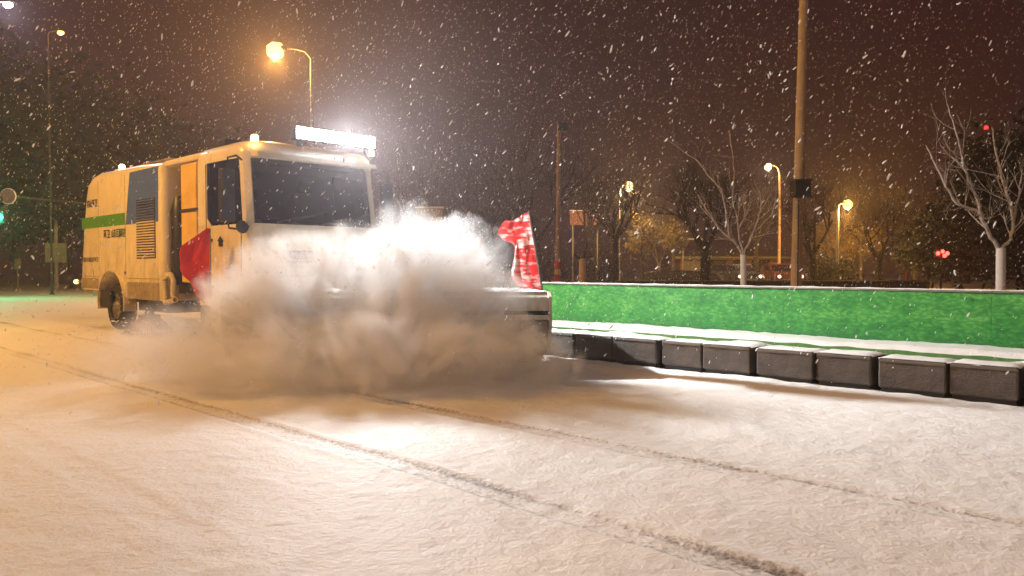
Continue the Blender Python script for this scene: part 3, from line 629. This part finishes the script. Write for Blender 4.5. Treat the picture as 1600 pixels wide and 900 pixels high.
def bare_tree(base, h, r, label, seed, mtl='bark', trunk_h=.35, depth=4, spread=.55, ntw=4, group='bare winter trees in the background', n0=5, lime=0, twigm=None, up=.25):
    random.seed(seed); t = empty('bare_tree', base, label, 'tree', group)
    mb, tw = MB(), MB(); th = h*trunk_h
    mb.tube([(0, 0, -.05), (r*.3, 0, th*.5), (0, r*.3, th)], [r*1.25, r, r*.9], 9)
    for k in range(n0):
        a = 2*math.pi*k/n0 + random.uniform(-.4, .4); d = Vector((math.cos(a)*spread, math.sin(a)*spread, 1)).normalized()
        branch(mb, tw, Vector((0, 0, th*random.uniform(.85, 1.0))), d, (h-th)*.5, r*.55, depth, seed, spread, up, ntw)
    mb.build('trunk', M[mtl], t, smooth=True); tw.build('crown', M[twigm or mtl], t)
    return t
# two lime-washed pruned trees with hand-placed limbs (u to the right, z up, w in depth)
def limed_tree(px_, d, forky, limbs, label, rt):
    b = at(px_, d); t = empty('pruned_tree', b, label, 'tree', 'pruned trees with lime washed trunks'); fz = zat(forky, d)
    MB().tube([(0, 0, 0), RD*.01+UZ*fz*.5, UZ*fz], [rt*1.2, rt*1.02, rt*.98], 14).build('trunk', M['lime'], t, smooth=True)
    mb, tw = MB(), MB(); random.seed(int(px_))
    for li, (pts, r0) in enumerate(limbs):
        P3 = []; dep = (random.uniform(-1, 1))*.5
        for i, (x, y) in enumerate(pts):
            k = i/(len(pts)-1); P3.append(RD*((x-px_)*d/F) + UZ*zat(y, d) + VD*(dep*k*(zat(y, d)-fz)*.6 + random.uniform(-.02, .02)))
        n = len(P3); sub = []; rs = []
        for i in range(n-1):
            for q in range(3): sub.append(P3[i].lerp(P3[i+1], q/3) + Vector([random.uniform(-.012, .012) for _ in range(3)])); rs.append(r0*.85*(1-.72*(i+q/3)/(n-1)))
        sub.append(P3[-1]); rs.append(r0*.25); mb.tube(sub, rs, 7, caps=False)
        for q in range(8):
            i = random.randrange(2, len(sub)-1); dd = (sub[i]-sub[i-1]).normalized()
            nd_ = (dd + Vector([random.uniform(-.8, .8) for _ in range(3)])).normalized()
            branch(mb, tw, sub[i], nd_, random.uniform(.3, .7), rs[i]*.45, 1, 0, .5, .3, 4, 3)
    mb.build('limbs', M['rimebark'], t, smooth=True); tw.build('crown', M['rimebark'], t); return t
limed_tree(1161, 15, 398, [([(1160,398),(1149,379),(1124,357),(1108,328),(1096,303)], .034), ([(1149,379),(1138,367),(1134,330),(1127,295),(1108,278),(1093,255),(1065,236)], .030),
    ([(1161,396),(1155,374),(1153,340),(1147,314),(1152,280),(1155,242),(1154,195)], .028), ([(1155,357),(1165,335),(1174,317),(1186,304)], .022), ([(1161,396),(1171,376),(1177,363),(1192,350),(1206,335),(1213,310)], .032),
    ([(1177,363),(1184,343),(1189,323),(1189,300)], .022)], 'bare pruned tree with white lime washed trunk in the middle behind the hoarding', .058)
limed_tree(1563, 12, 388, [([(1561,388),(1548,372),(1538,352),(1528,330),(1500,318),(1485,290),(1470,240),(1466,222)], .042), ([(1534,345),(1530,322),(1516,290),(1503,262),(1496,235),(1482,190),(1474,165)], .032),
    ([(1563,388),(1578,375),(1582,350),(1576,320),(1566,290),(1556,250),(1548,215),(1545,200)], .036), ([(1582,345),(1590,318),(1596,290),(1604,262)], .026), ([(1538,352),(1552,338),(1558,322)], .016)],
    'bare pruned tree with white lime washed trunk at the right, before dark evergreens', .068)
# third tree of that row: only its cut trunk shows
t = empty('pruned_tree', at(910, 18), 'short cut back tree with bare brown trunk, right of the banded pole', 'tree', 'pruned trees with lime washed trunks')
MB().tube([(0, 0, 0), (0, 0, zat(404, 18))], [.10, .08], 10).build('trunk', M['tan_pole'], t, smooth=True)
MB().tube([UZ*(zat(406, 18)), UZ*zat(380, 18) + RD*.10], [.05, .02], 6).tube([UZ*zat(408, 18), UZ*zat(398, 18) - RD*.2], [.05, .03], 6).tube([UZ*zat(406, 18), UZ*zat(399, 18)+RD*.22], [.05, .03], 6).build('limbs', M['bark'], t)

bt = [ # px, depth, height, radius, label, trunkfrac, spread
 (960, 36, 6.2, .17, 'dark bare tree under the warm lamp, right of the banded pole', .4, .5),
 (1100, 30, 6.0, .20, 'dark wide bare tree close left of the middle lime washed trunk', .33, .75),
 (1372, 38, 5.2, .16, 'dark slender bare tree between the short sodium lamp and the red post', .3, .6),
 (1268, 34, 5.4, .14, 'bare tree just right of the tall tan pole', .3, .5),
 (1030, 48, 5.0, .12, 'thin bare tree left of the kiosk, before a yellow crown', .3, .6),
 (925, 42, 7.0, .16, 'bare tree standing behind the cut back trunk', .35, .5),
 (838, 30, 7.4, .15, 'bare tree directly behind the right hand flag', .3, .5),
 (775, 26, 5.8, .13, 'bare tree left of the right hand flag', .25, .6),
 (722, 28, 5.6, .14, 'bare tree right of the khaki board', .25, .6),
 (655, 30, 7.2, .16, 'bare tree rising behind the khaki board', .3, .5),
 (1430, 50, 7.5, .18, 'bare tree right of the red post', .3, .5),
 (1180, 55, 8.2, .18, 'tall bare tree behind the kiosk roof', .35, .5),
 (1330, 60, 9.0, .18, 'tall bare tree behind the short sodium lamp', .35, .5)]
for i, (px_, d, h, r, lab, tf, spd) in enumerate(bt):
    bare_tree(at(px_, d), h, r, lab, 20+i, trunk_h=tf, spread=spd, depth=4, ntw=4)
# shrubs: thicket between truck and banded pole
sh = [(690, 20, 1.9), (735, 19, 1.7), (772, 21, 2.2), (815, 20, 1.8), (852, 23, 2.0), (700, 25, 2.6), (760, 26, 2.7), (800, 25, 2.4), (945, 28, 2.2), (900, 27, 2.0)]
labs = ['bare shrub low right of the snow cloud', 'low bare shrub between snow cloud and right flag', 'bare shrub touching the left side of the right flag', 'bare shrub right behind the pole of the right flag', 'bare shrub at the foot of the banded pole',
        'taller bare shrub beneath the khaki board', 'taller bare shrub behind the gap left of the right flag', 'tall bare shrub seen over the right flag cloth', 'bare shrub under the first warm lamp', 'bare shrub behind the cut back trunk']
for i, (px_, d, h) in enumerate(sh):
    random.seed(80+i); t = empty('bare_shrub', at(px_, d), labs[i], 'shrub', 'bare shrubs behind the hoarding'); mb, tw = MB(), MB()
    for k in range(9):
        a = random.uniform(0, 6.28); dr = Vector((math.cos(a)*.6, math.sin(a)*.6, 1)).normalized()
        branch(mb, tw, Vector((.15*math.cos(a), .15*math.sin(a), 0)), dr, h*.55, .022, 3, 0, .6, .15, 4)
    mb.build('stems', M['bark'], t); tw.build('twigs', M['bark'], t)
# leafy crowns catching lamp light, and evergreens
def leafy(base, h, rad, trunk_h, label, seed, mtl, n=1500, ls=.16, group=None, name='leafy_tree', cone=False, squash=1.0):
    random.seed(seed); t = empty(name, base, label, 'tree', group)
    mb = MB(); mb.tube([(0, 0, -.05), (0, 0, trunk_h), (0, 0, h*.85)], [.12, .09, .03], 8)
    for k in range(10):
        a = k*2.4; z = trunk_h + (h-trunk_h)*random.uniform(.05, .7); mb.tube([(0, 0, z-.2), (rad*.35*math.cos(a), rad*.35*math.sin(a), z+.15), (rad*.8*math.cos(a), rad*.8*math.sin(a), z+.4)], [.05, .03, .01], 5)
    mb.build('trunk', M['bark'], t); lf = MB()
    cl = []
    for k in range(46):
        if cone:
            f = random.random()**.8; rr = rad*(1-f)*(.9+.25*random.random()); a = random.uniform(0, 6.28); cl.append((Vector((rr*.8*math.cos(a), rr*.8*math.sin(a), trunk_h+(h-trunk_h)*f)), .22*rad*(1.25-f)))
        else:
            v = Vector([random.gauss(0, 1) for _ in range(3)]).normalized()*random.uniform(.35, .92); cl.append((Vector((v.x*rad, v.y*rad, (h+trunk_h)/2 + v.z*(h-trunk_h)/2)), rad*random.uniform(.18, .38)))
    for k in range(n):
        c, cr = random.choice(cl); v = Vector([random.gauss(0, .6) for _ in range(3)])*cr; p = c + v
        a = Vector([random.uniform(-1, 1) for _ in range(3)]).normalized(); b = a.orthogonal().normalized(); s_ = ls*random.uniform(.5, 1.2)
        lf.add([p-a*s_*.6, p+b*s_*.3, p+a*s_*.6, p-b*s_*.3], [(0, 1, 2, 3)])
    lf.build('crown', M[mtl], t); return t
G = 'small leafy trees near the street lamps'
leafy(at(1052, 47), zat(345, 47), 1.05, 1.9, 'round yellow lit tree left of the kiosk', 1, 'dryleaf', 1100, group=G)
leafy(at(1003, 44), zat(328, 44), 1.0, 1.6, 'narrow yellow lit tree right under the first warm lamp', 2, 'dryleaf', 1000, group=G)
leafy(at(1345, 50), zat(330, 50), 1.9, 1.4, 'broad orange lit tree right of the short sodium lamp', 3, 'dryleaf', 1700, group=G)
leafy(at(1290, 53), zat(345, 53), 1.3, 1.4, 'orange lit tree left of the short sodium lamp', 4, 'dryleaf', 1100, group=G)
G = 'dark evergreens at the right'
for i, (px_, d, top, rad, lab) in enumerate(((1500, 40, 300, 2.2, 'dark evergreen behind the left limbs of the right pruned tree'), (1560, 34, 200, 3.0, 'tallest dark evergreen right behind the right pruned tree'), (1640, 30, 190, 3.2, 'dark evergreen cut by the right edge of the picture'), (1455, 46, 330, 1.9, 'lower dark evergreen beside the red lights'))):
    leafy(at(px_, d), zat(top, d), rad, .5, lab, 10+i, 'ever', 5200, ls=.34, group=G, name='evergreen_tree')
G = 'big dark trees at the left'
for i, (px_, d, top, rad, lab) in enumerate(((-40, 40, 70, 5.5, 'largest dark tree at the upper left edge'), (110, 46, 110, 5.5, 'big dark tree behind the green traffic signal arm'), (250, 55, 170, 5.0, 'big dark tree above the sweeper box'), (380, 64, 225, 4.6, 'dark tree left of the amber street lamp, farthest of the left row'))):
    leafy(at(px_, d), zat(top, d), rad, 2.0, lab, 30+i, 'hedge', 7000, ls=.55, group=G, name='large_tree')

# ------------------------------------------------------------------ background buildings, boards, cars
t = empty('kiosk', at(1140, 62), 'low kiosk with a brown pitched roof behind the middle lime washed trunk', 'kiosk', rz=math.atan2(RD.y, RD.x))
MB().box(-4.0, 3.9, 0, 4, 0, 1.95).build('wall', M['wall'], t)
MB().loft([[(-4.8, -.9, 1.92), (4.9, -.9, 1.92), (4.9, 4.9, 1.92), (-4.8, 4.9, 1.92)], [(-4.8, -.9, 2.05), (4.9, -.9, 2.05), (4.9, 4.9, 2.05), (-4.8, 4.9, 2.05)], [(-2.6, 1.8, 2.75), (2.8, 1.8, 2.75), (2.8, 2.2, 2.75), (-2.6, 2.2, 2.75)]]).build('roof', M['roof'], t)
for x0, x1 in ((-2.1, -.25), (.25, 1.0), (1.75, 3.2)): MB().box(x0, x1, -.03, .02, .1, 1.8).build('door_opening', M['dark'], t)
MB().box(-3.8, -2.3, -.03, .02, .7, 1.7).build('notice_panel', M['khaki'], t)
MB().box(-4.85, 4.95, -.96, -.9, 1.90, 2.07).build('fascia', M['khaki'], t)
t2 = empty('roof_frame', at(1082, 59.5), 'thin pale steel frame standing at the left end of the kiosk', 'frame')
MB().tube([-RD*.75, -RD*.75+UZ*3.4], .05, 6).tube([RD*.75, RD*.75+UZ*3.4], .05, 6).build('post', M['signwhite'], t2)
MB().tube([-RD*.8+UZ*3.4, RD*.8+UZ*3.4], .06, 6).build('crossbar', M['signwhite'], t2)
t = empty('gate_frame', at(1400, 58), 'red lit post with a thin crossbar, left of the dark evergreens', 'gate frame')
MB().tube([RD*.75, RD*.75+UZ*zat(371, 58)], .13, 10).build('post', mat('orange_red_post', (.6, .10, .04), .5), t)
MB().tube([-RD*1.1+UZ*zat(373, 58), RD*1.0+UZ*zat(371, 58)], .05, 6).build('crossbar', M['tan_pole'], t)
def board(px_, d, x0, x1, y0, y1, mm, name, lab, cat):
    t = empty(name, at(px_, d), lab, cat); w = (x1-x0)*d/F; z0, z1 = zat(y1, d), zat(y0, d)
    MB().obox(UZ*(z0+z1)/2, RD, VD, UZ, w, .25, z1-z0).build('board_face', M[mm], t, bevel=.02)
    for s in (-1, 1): MB().tube([RD*s*w*.4, RD*s*w*.4+UZ*z0], .05, 8).build('post', M['grey_pole'], t)
    MB().obox(UZ*(z1+.03), RD, VD, UZ, w+.05, .28, .05).build('snow_cap', M['snow'], t)
board(672, 26, 652, 694, 326, 392, 'khaki', 'cabinet_board', 'khaki upright board behind the right side of the truck', 'board')
board(914, 52, 890, 938, 330, 352, 'pinkboard', 'sign_board', 'pinkish sign board among bare trees left of the warm lamp', 'sign')
tag(MB().tube([(0, 0, 0), (0, 0, zat(404, 22))], .05, 8).build('marker_post', M['khaki'], loc=at(712, 22)), 'short pale marker post right of the snow cloud', 'post')
# low hedge with snow on top
t = empty('clipped_hedge', at(1180, 30), 'long low clipped hedge with a crust of snow, running behind the hoarding', 'hedge')
hw = (1445-918)/2*30/F; mb = MB()
mb.grid(lambda u, v: RD*((u-.5)*2*hw) + VD*(-.4+.06*mn.noise((u*60, v*3, 0))) + UZ*(.02+.64*v), 140, 5)
mb.grid(lambda u, v: RD*((u-.5)*2*hw) + VD*(-.4+.8*v) + UZ*(.66+.03*mn.noise((u*60, v*3, 4))), 140, 3)
mb.build('foliage', M['hedge'], t)
MB().grid(lambda u, v: RD*((u-.5)*2*hw) + VD*(-.42+.84*v) + UZ*(.68+.04*mn.noise((u*50, v*2, 9))+.02*math.sin(math.pi*v)), 140, 4).build('snow_crust', M['concrete'], t)
leafy(at(1295, 44), zat(398, 44), 1.45, .1, 'rounded dark shrub to the right of the tall tan pole', 55, 'hedge', 2600, ls=.22, name='rounded_shrub')
def car(px_, d, label, mm, rz, h=1.5, L=4.3, lights=True):
    t = empty('parked_car', at(px_, d), label, 'car', 'cars parked by the kiosk', rz=rz); w = .88
    prof = [(-L/2, .35), (-L/2, .85), (-L*.42, .98), (-L*.30, h*.95), (-.1, h), (L*.12, h*.95), (L*.27, .98), (L*.46, .85), (L/2, .6), (L/2, .35)]
    MB().loft([[(x, s*ww*w - 0, z) for x, z in prof] for s, ww in ((-1, 1), (1, 1))]).build('body', M[mm], t, bevel=.08, seg=3)
    MB().add([(L*.13, -w*.82, h*.93), (L*.13, w*.82, h*.93), (L*.262, w*.9, 1.0), (L*.262, -w*.9, 1.0)], [(0,1,2,3)]).build('windscreen', M['glass'], t).location.x = .03
    for s in (-1, 1):
        MB().add([(-L*.27, s*(w+.006), h*.92), (L*.10, s*(w+.006), h*.92), (L*.23, s*(w+.006), 1.0), (-L*.36, s*(w+.006), 1.0)], [(0,1,2,3)]).build('side_window', M['glass'], t)
        MB().lathe((L/2-.02, s*.62, .68), (1, 0, 0), [(-.02, .10), (.03, .09)], 12).build('headlight', M['carlamp'] if lights else M['steel'], t)
        for x in (-L*.31, L*.31): MB().lathe((x, s*(w-.16), .32), (0, s, 0), [(0, .30), (.02, .33), (.18, .33), (.2, .28), (.2, 0)], 16).build('wheel', M['rubber'], t)
    MB().box(L/2-.01, L/2+.03, -.45, .45, .42, .56).build('grille', M['steel'], t)
toward = math.atan2(-VD.y, -VD.x)
car(1068, 44, 'small dark car parked left of the kiosk, half hidden by the hedge', 'carpaint', toward+1.2, h=1.05, lights=False)
car(1147, 46, 'dark car facing the road just left of the middle lime washed trunk', 'carpaint', toward+.15, h=1.45)
car(1221, 46, 'maroon car facing the road just left of the tall tan pole', 'carpaint2', toward-.1, h=1.45)
# red lamps at right
t = empty('red_signal', at(1470, 33), 'cluster of red signal lights low at the right, before the evergreens', 'signal')
MB().tube([(0, 0, 0), (0, 0, 1.8)], .04, 8).build('pole', M['black'], t)
rz_ = zat(396, 33)
hb = MB().obox(UZ*rz_-VD*.05, RD, VD, UZ, .62, .14, .36).build('signal_housing', M['black'], t, bevel=.02)
for dx, dz in ((-.20, .0), (.0, .08), (.20, .0), (.08, -.10)): MB().lathe(UZ*(rz_+dz)+RD*dx-VD*.12, -VD, [(0, .085), (.02, .07)], 14).build('signal_lens', M['red_sig'], hb)
lamp('red_light', 'POINT', UZ*rz_-VD*.6, 30, (1, .05, .03), .1, parent=t)
t = empty('aircraft_beacon_mast', at(1537, 90), 'slim far mast tipped by a small red warning lamp at the upper right', 'mast')
MB().tube([(0, 0, 0), (0, 0, zat(203, 90))], [.2, .08], 8).build('mast', M['black'], t)
MB().lathe((0, 0, zat(203, 90)), (0, 0, 1), [(0, .22), (.3, .22), (.4, .1)], 10).build('beacon_lamp', glow('dim_red', (1, .04, .03), 2.5), t)

# ------------------------------------------------------------------ falling snow
def flakes(n=66000):
    lo = np.array([-24, .6, .25]); hi = np.array([5, 27, 9.5])
    c = lo + (hi-lo)*rng.random((n, 3))
    dist = np.linalg.norm(c - np.array([0, 0, CAMH]), axis=1)
    low = (c[:, 2] < 1.25) & (dist < 5.0)
    c = c[(dist > 2.4) & ~low]; n = len(c)
    base = np.array([-RD.x*.55, -RD.y*.55, -1.0]); base /= np.linalg.norm(base)
    a = base + rng.normal(0, .28, (n, 3)); a /= np.linalg.norm(a, axis=1)[:, None]
    ref = rng.normal(0, 1, (n, 3)); b = np.cross(a, ref); b /= np.linalg.norm(b, axis=1)[:, None]; e = np.cross(a, b)
    w = rng.gamma(1.9, .0016, n)[:, None] + .0014; dd = np.linalg.norm(c - np.array([0, 0, CAMH]), axis=1)[:, None]; w = np.minimum(w, .0085)*np.clip(dd/6.0, .55, 1.0); l = w*(1.5 + 2.8*rng.random((n, 1)))
    w2 = w*rng.uniform(.6, 1.1, (n, 1))
    V = [c-a*l]
    for t, k in ((-.62, .85), (.25, 1.0)):
        for x, y in ((1, 0), (0, 1), (-.9, 0), (0, -.85)): V.append(c + a*l*t + b*w*x*k + e*w2*y*k + a*w*.4*(x-y))
    V.append(c+a*l*.92)
    V = np.stack(V, 1).reshape(-1, 3); f = []
    for k in range(4):
        k2 = (k+1) % 4; f += [[0, 1+k2, 1+k], [9, 5+k, 5+k2], [1+k, 1+k2, 5+k2], [1+k, 5+k2, 5+k]]
    f = np.array(f); Fc = (f[None] + (np.arange(n)*10)[:, None, None]).reshape(-1, 3)
    me = bpy.data.meshes.new('falling_snow')
    me.vertices.add(len(V)); me.vertices.foreach_set('co', V.astype(np.float32).ravel())
    me.loops.add(Fc.size); me.loops.foreach_set('vertex_index', Fc.astype(np.int32).ravel())
    me.polygons.add(len(Fc)); me.polygons.foreach_set('loop_start', np.arange(0, Fc.size, 3, dtype=np.int32))
    me.update(calc_edges=True); me.validate(); me.shade_smooth(); me.materials.append(M['flake'])
    o = bpy.data.objects.new('falling_snow', me); C.objects.link(o)
    stuff(o, 'dense wind driven snowflakes falling in the night air', 'falling snow')
flakes()

# ------------------------------------------------------------------ snow cloud thrown up by the broom
def cloud():
    org = Vector((-7.0, 5.1, 0)); Mx = Matrix(((BU.x, BV.x, 0, org.x), (BU.y, BV.y, 0, org.y), (0, 0, 1, 0), (0, 0, 0, 1)))
    m = bpy.data.materials.new('blown_snow_volume'); m.use_nodes = True; nt = m.node_tree; nt.nodes.remove(nt.nodes['Principled BSDF']); L = nt.links.new
    tc = nd(nt, 'ShaderNodeTexCoord')
    dn = nd(nt, 'ShaderNodeTexNoise', i_Scale=1.5, i_Detail=2.0); L(tc.outputs['Object'], dn.inputs['Vector'])
    ds = nd(nt, 'ShaderNodeVectorMath', operation='MULTIPLY_ADD'); L(dn.outputs['Color'], ds.inputs[0]); ds.inputs[1].default_value = (.9, .9, .7); L(tc.outputs['Object'], ds.inputs[2])
    sub = nd(nt, 'ShaderNodeVectorMath', operation='SUBTRACT'); L(ds.outputs[0], sub.inputs[0]); sub.inputs[1].default_value = (.45, .45, .35)
    acc = None
    for (cx, cy_, cz), (rx, ry, rz), w in CLOUD:
        s1 = nd(nt, 'ShaderNodeVectorMath', operation='SUBTRACT'); L(sub.outputs[0], s1.inputs[0]); s1.inputs[1].default_value = (cx, cy_, cz)
        s2 = nd(nt, 'ShaderNodeVectorMath', operation='MULTIPLY'); L(s1.outputs[0], s2.inputs[0]); s2.inputs[1].default_value = (1/rx, 1/ry, 1/rz)
        s3 = nd(nt, 'ShaderNodeVectorMath', operation='LENGTH'); L(s2.outputs[0], s3.inputs[0])
        s4 = nd(nt, 'ShaderNodeMapRange', i_1=1.15, i_2=.25, i_3=0.0, i_4=w); L(s3.outputs['Value'], s4.inputs[0])
        if acc is None: acc = s4.outputs[0]
        else:
            mx = nd(nt, 'ShaderNodeMath', operation='MAXIMUM'); L(acc, mx.inputs[0]); L(s4.outputs[0], mx.inputs[1]); acc = mx.outputs[0]
    mp = nd(nt, 'ShaderNodeMapping'); mp.inputs['Scale'].default_value = (1.3, 1.3, 1.0); L(sub.outputs[0], mp.inputs[0])
    n2 = nd(nt, 'ShaderNodeTexNoise', i_Scale=2.4, i_Detail=6, i_Roughness=.66); L(mp.outputs[0], n2.inputs['Vector'])
    r = nd(nt, 'ShaderNodeMapRange', i_1=.42, i_2=.62, i_3=.10, i_4=1.6); L(n2.outputs['Fac'], r.inputs[0])
    mu = nd(nt, 'ShaderNodeMath', operation='MULTIPLY'); L(acc, mu.inputs[0]); L(r.outputs[0], mu.inputs[1])
    # plumes fanning out from the brush: noise looked up by direction from the roller
    q1 = nd(nt, 'ShaderNodeVectorMath', operation='SUBTRACT'); L(tc.outputs['Object'], q1.inputs[0]); q1.inputs[1].default_value = (-.1, .1, -.5)
    q2 = nd(nt, 'ShaderNodeVectorMath', operation='NORMALIZE'); L(q1.outputs[0], q2.inputs[0])
    q3 = nd(nt, 'ShaderNodeVectorMath', operation='MULTIPLY_ADD'); L(q1.outputs[0], q3.inputs[0]); q3.inputs[1].default_value = (.16, .16, .16); L(q2.outputs[0], q3.inputs[2])
    n3 = nd(nt, 'ShaderNodeTexNoise', i_Scale=7.5, i_Detail=4, i_Roughness=.65, i_Distortion=.4); L(q3.outputs[0], n3.inputs['Vector'])
    r3 = nd(nt, 'ShaderNodeMapRange', i_1=.40, i_2=.62, i_3=.08, i_4=1.8); L(n3.outputs['Fac'], r3.inputs[0])
    m3 = nd(nt, 'ShaderNodeMath', operation='MULTIPLY'); L(mu.outputs[0], m3.inputs[0]); L(r3.outputs[0], m3.inputs[1]); mu = m3
    md = nd(nt, 'ShaderNodeMath', operation='MULTIPLY'); L(mu.outputs[0], md.inputs[0]); md.inputs[1].default_value = CD
    v = nd(nt, 'ShaderNodeVolumePrincipled'); v.inputs['Color'].default_value = (.975, .97, .965, 1); v.inputs['Anisotropy'].default_value = 0.0
    L(md.outputs[0], v.inputs['Density']); L(v.outputs[0], nt.nodes['Material Output'].inputs['Volume'])
    m.cycles.volume_step_rate = .32
    mb = MB(); mb.box(-4.0, 2.35, -1.9, 2.3, .0, 2.1)
    o = mb.build('blown_snow_cloud', m); o.matrix_world = Mx
    stuff(o, 'billowing cloud of powder snow thrown up by the broom before the truck', 'snow cloud')
CD = 11.0
CLOUD = [((.3, -.70, 1.0), (1.1, .75, .84), .8), ((-1.05, -.5, .74), (1.05, .75, .76), 1.0), ((-2.0, .3, .26), (1.1, .85, .45), .28),
         ((1.15, .5, .20), (.85, .8, .5), .75), ((-.1, .8, .22), (2.0, .9, .50), .75), ((-3.0, .2, .12), (1.2, 1.0, .4), .08), ((.5, -.1, .6), (1.0, .8, .75), .8)]
cloud()

def veil():  # violet-tinted volume added to give the light bar its bloom
    m = bpy.data.materials.new('bar_bloom_volume'); m.use_nodes = True; nt = m.node_tree; nt.nodes.remove(nt.nodes['Principled BSDF']); L = nt.links.new
    tc = nd(nt, 'ShaderNodeTexCoord'); ln = nd(nt, 'ShaderNodeVectorMath', operation='MULTIPLY'); ln.inputs[1].default_value = (1/3.2, 1/3.4, 1/2.2); L(tc.outputs['Object'], ln.inputs[0])
    le = nd(nt, 'ShaderNodeVectorMath', operation='LENGTH'); L(ln.outputs[0], le.inputs[0])
    mr = nd(nt, 'ShaderNodeMapRange', i_1=1.0, i_2=0.0, i_3=0.0, i_4=.030, interpolation_type='SMOOTHSTEP'); L(le.outputs['Value'], mr.inputs[0])
    v = nd(nt, 'ShaderNodeVolumePrincipled'); v.inputs['Color'].default_value = (.84, .82, 1.0, 1); v.inputs['Anisotropy'].default_value = .1
    L(mr.outputs[0], v.inputs['Density']); L(v.outputs[0], nt.nodes['Material Output'].inputs['Volume'])
    mb = MB(); mb.lathe((0, 0, 0), (0, 0, 1), [(2.3*math.sin(a), 1*math.cos(a)) for a in [R(-89+17.8*k) for k in range(11)]], 24)
    mb.v = [(x*3.2, y*3.4, z*2.2/2.3) for x, y, z in mb.v]
    o = mb.build('bar_bloom_veil', m, loc=(-11.4, 8.6, 5.0)); stuff(o, 'thin violet veil added as the bloom of the roof light bar', 'drifting snow')
veil()
def grains(n=26000):
    k = rng.choice(len(CLOUD), n, p=np.array([.30, .22, .10, .12, .10, .02, .14])); cc = np.array([c[0] for c in CLOUD])[k]; rr = np.array([c[1] for c in CLOUD])[k]
    d = rng.normal(0, 1, (n, 3)); d /= np.linalg.norm(d, axis=1)[:, None]
    p = cc + d*rr*rng.uniform(.35, 1.12, (n, 1)) + rng.normal(0, .08, (n, 3)); ok = p[:, 2] > .02; p = p[ok]; n = len(p)
    o3 = np.array([-7.0, 5.1, 0]); P = o3 + p[:, :1]*np.array(BU) + p[:, 1:2]*np.array(BV) + p[:, 2:]*np.array([0, 0, 1.0])
    a = P - np.array([-7.3, 5.3, .0]) + rng.normal(0, .35, (n, 3)); a /= np.linalg.norm(a, axis=1)[:, None]
    b = np.cross(a, rng.normal(0, 1, (n, 3))); b /= np.linalg.norm(b, axis=1)[:, None]; e = np.cross(a, b)
    w = rng.gamma(2, .0011, n)[:, None] + .0014; l = w*rng.uniform(1.2, 3.0, (n, 1))
    V = np.stack([P-a*l, P+b*w, P+e*w, P-b*w, P-e*w, P+a*l], 1).reshape(-1, 3)
    f = np.array([[0,2,1],[0,3,2],[0,4,3],[0,1,4],[5,1,2],[5,2,3],[5,3,4],[5,4,1]]); Fc = (f[None] + (np.arange(n)*6)[:, None, None]).reshape(-1, 3)
    me = bpy.data.meshes.new('flung_snow_grains'); me.from_pydata(V.tolist(), [], Fc.tolist()); me.materials.append(M['flake'])
    o = bpy.data.objects.new('flung_snow_grains', me); C.objects.link(o); stuff(o, 'grains of snow flung upward by the broom inside the snow cloud', 'flung snow')
grains()

# haze: one closed box round everything
def haze():
    m = bpy.data.materials.new('snowy_night_air'); m.use_nodes = True; nt = m.node_tree; nt.nodes.remove(nt.nodes['Principled BSDF'])
    v = nd(nt, 'ShaderNodeVolumePrincipled'); v.inputs['Color'].default_value = (.95, .84, .87, 1); v.inputs['Density'].default_value = .0019; v.inputs['Anisotropy'].default_value = .72
    nt.links.new(v.outputs[0], nt.nodes['Material Output'].inputs['Volume'])
    o = MB().box(-158, 158, -158, 158, -1.1, 30).build('haze', m); o['kind'] = 'stuff'
haze()

# ------------------------------------------------------------------ light bar's own light
ab = lamp('light_bar_light', 'AREA', (.06, .30, 3.22), 500, (.92, .96, 1.0), parent=T, shape='RECTANGLE', size=1.42, size_y=.10, spread=R(150))
ab.rotation_euler = Vector((1, 0, -.16)).to_track_quat('-Z', 'Y').to_euler()

bb = lamp('light_bar_beam', 'AREA', (.07, .30, 3.22), 170, (.92, .97, 1.0), parent=T, shape='RECTANGLE', size=1.36, size_y=.08, spread=R(75))
bb.rotation_euler = Vector((1, .03, -.30)).to_track_quat('-Z', 'Y').to_euler()
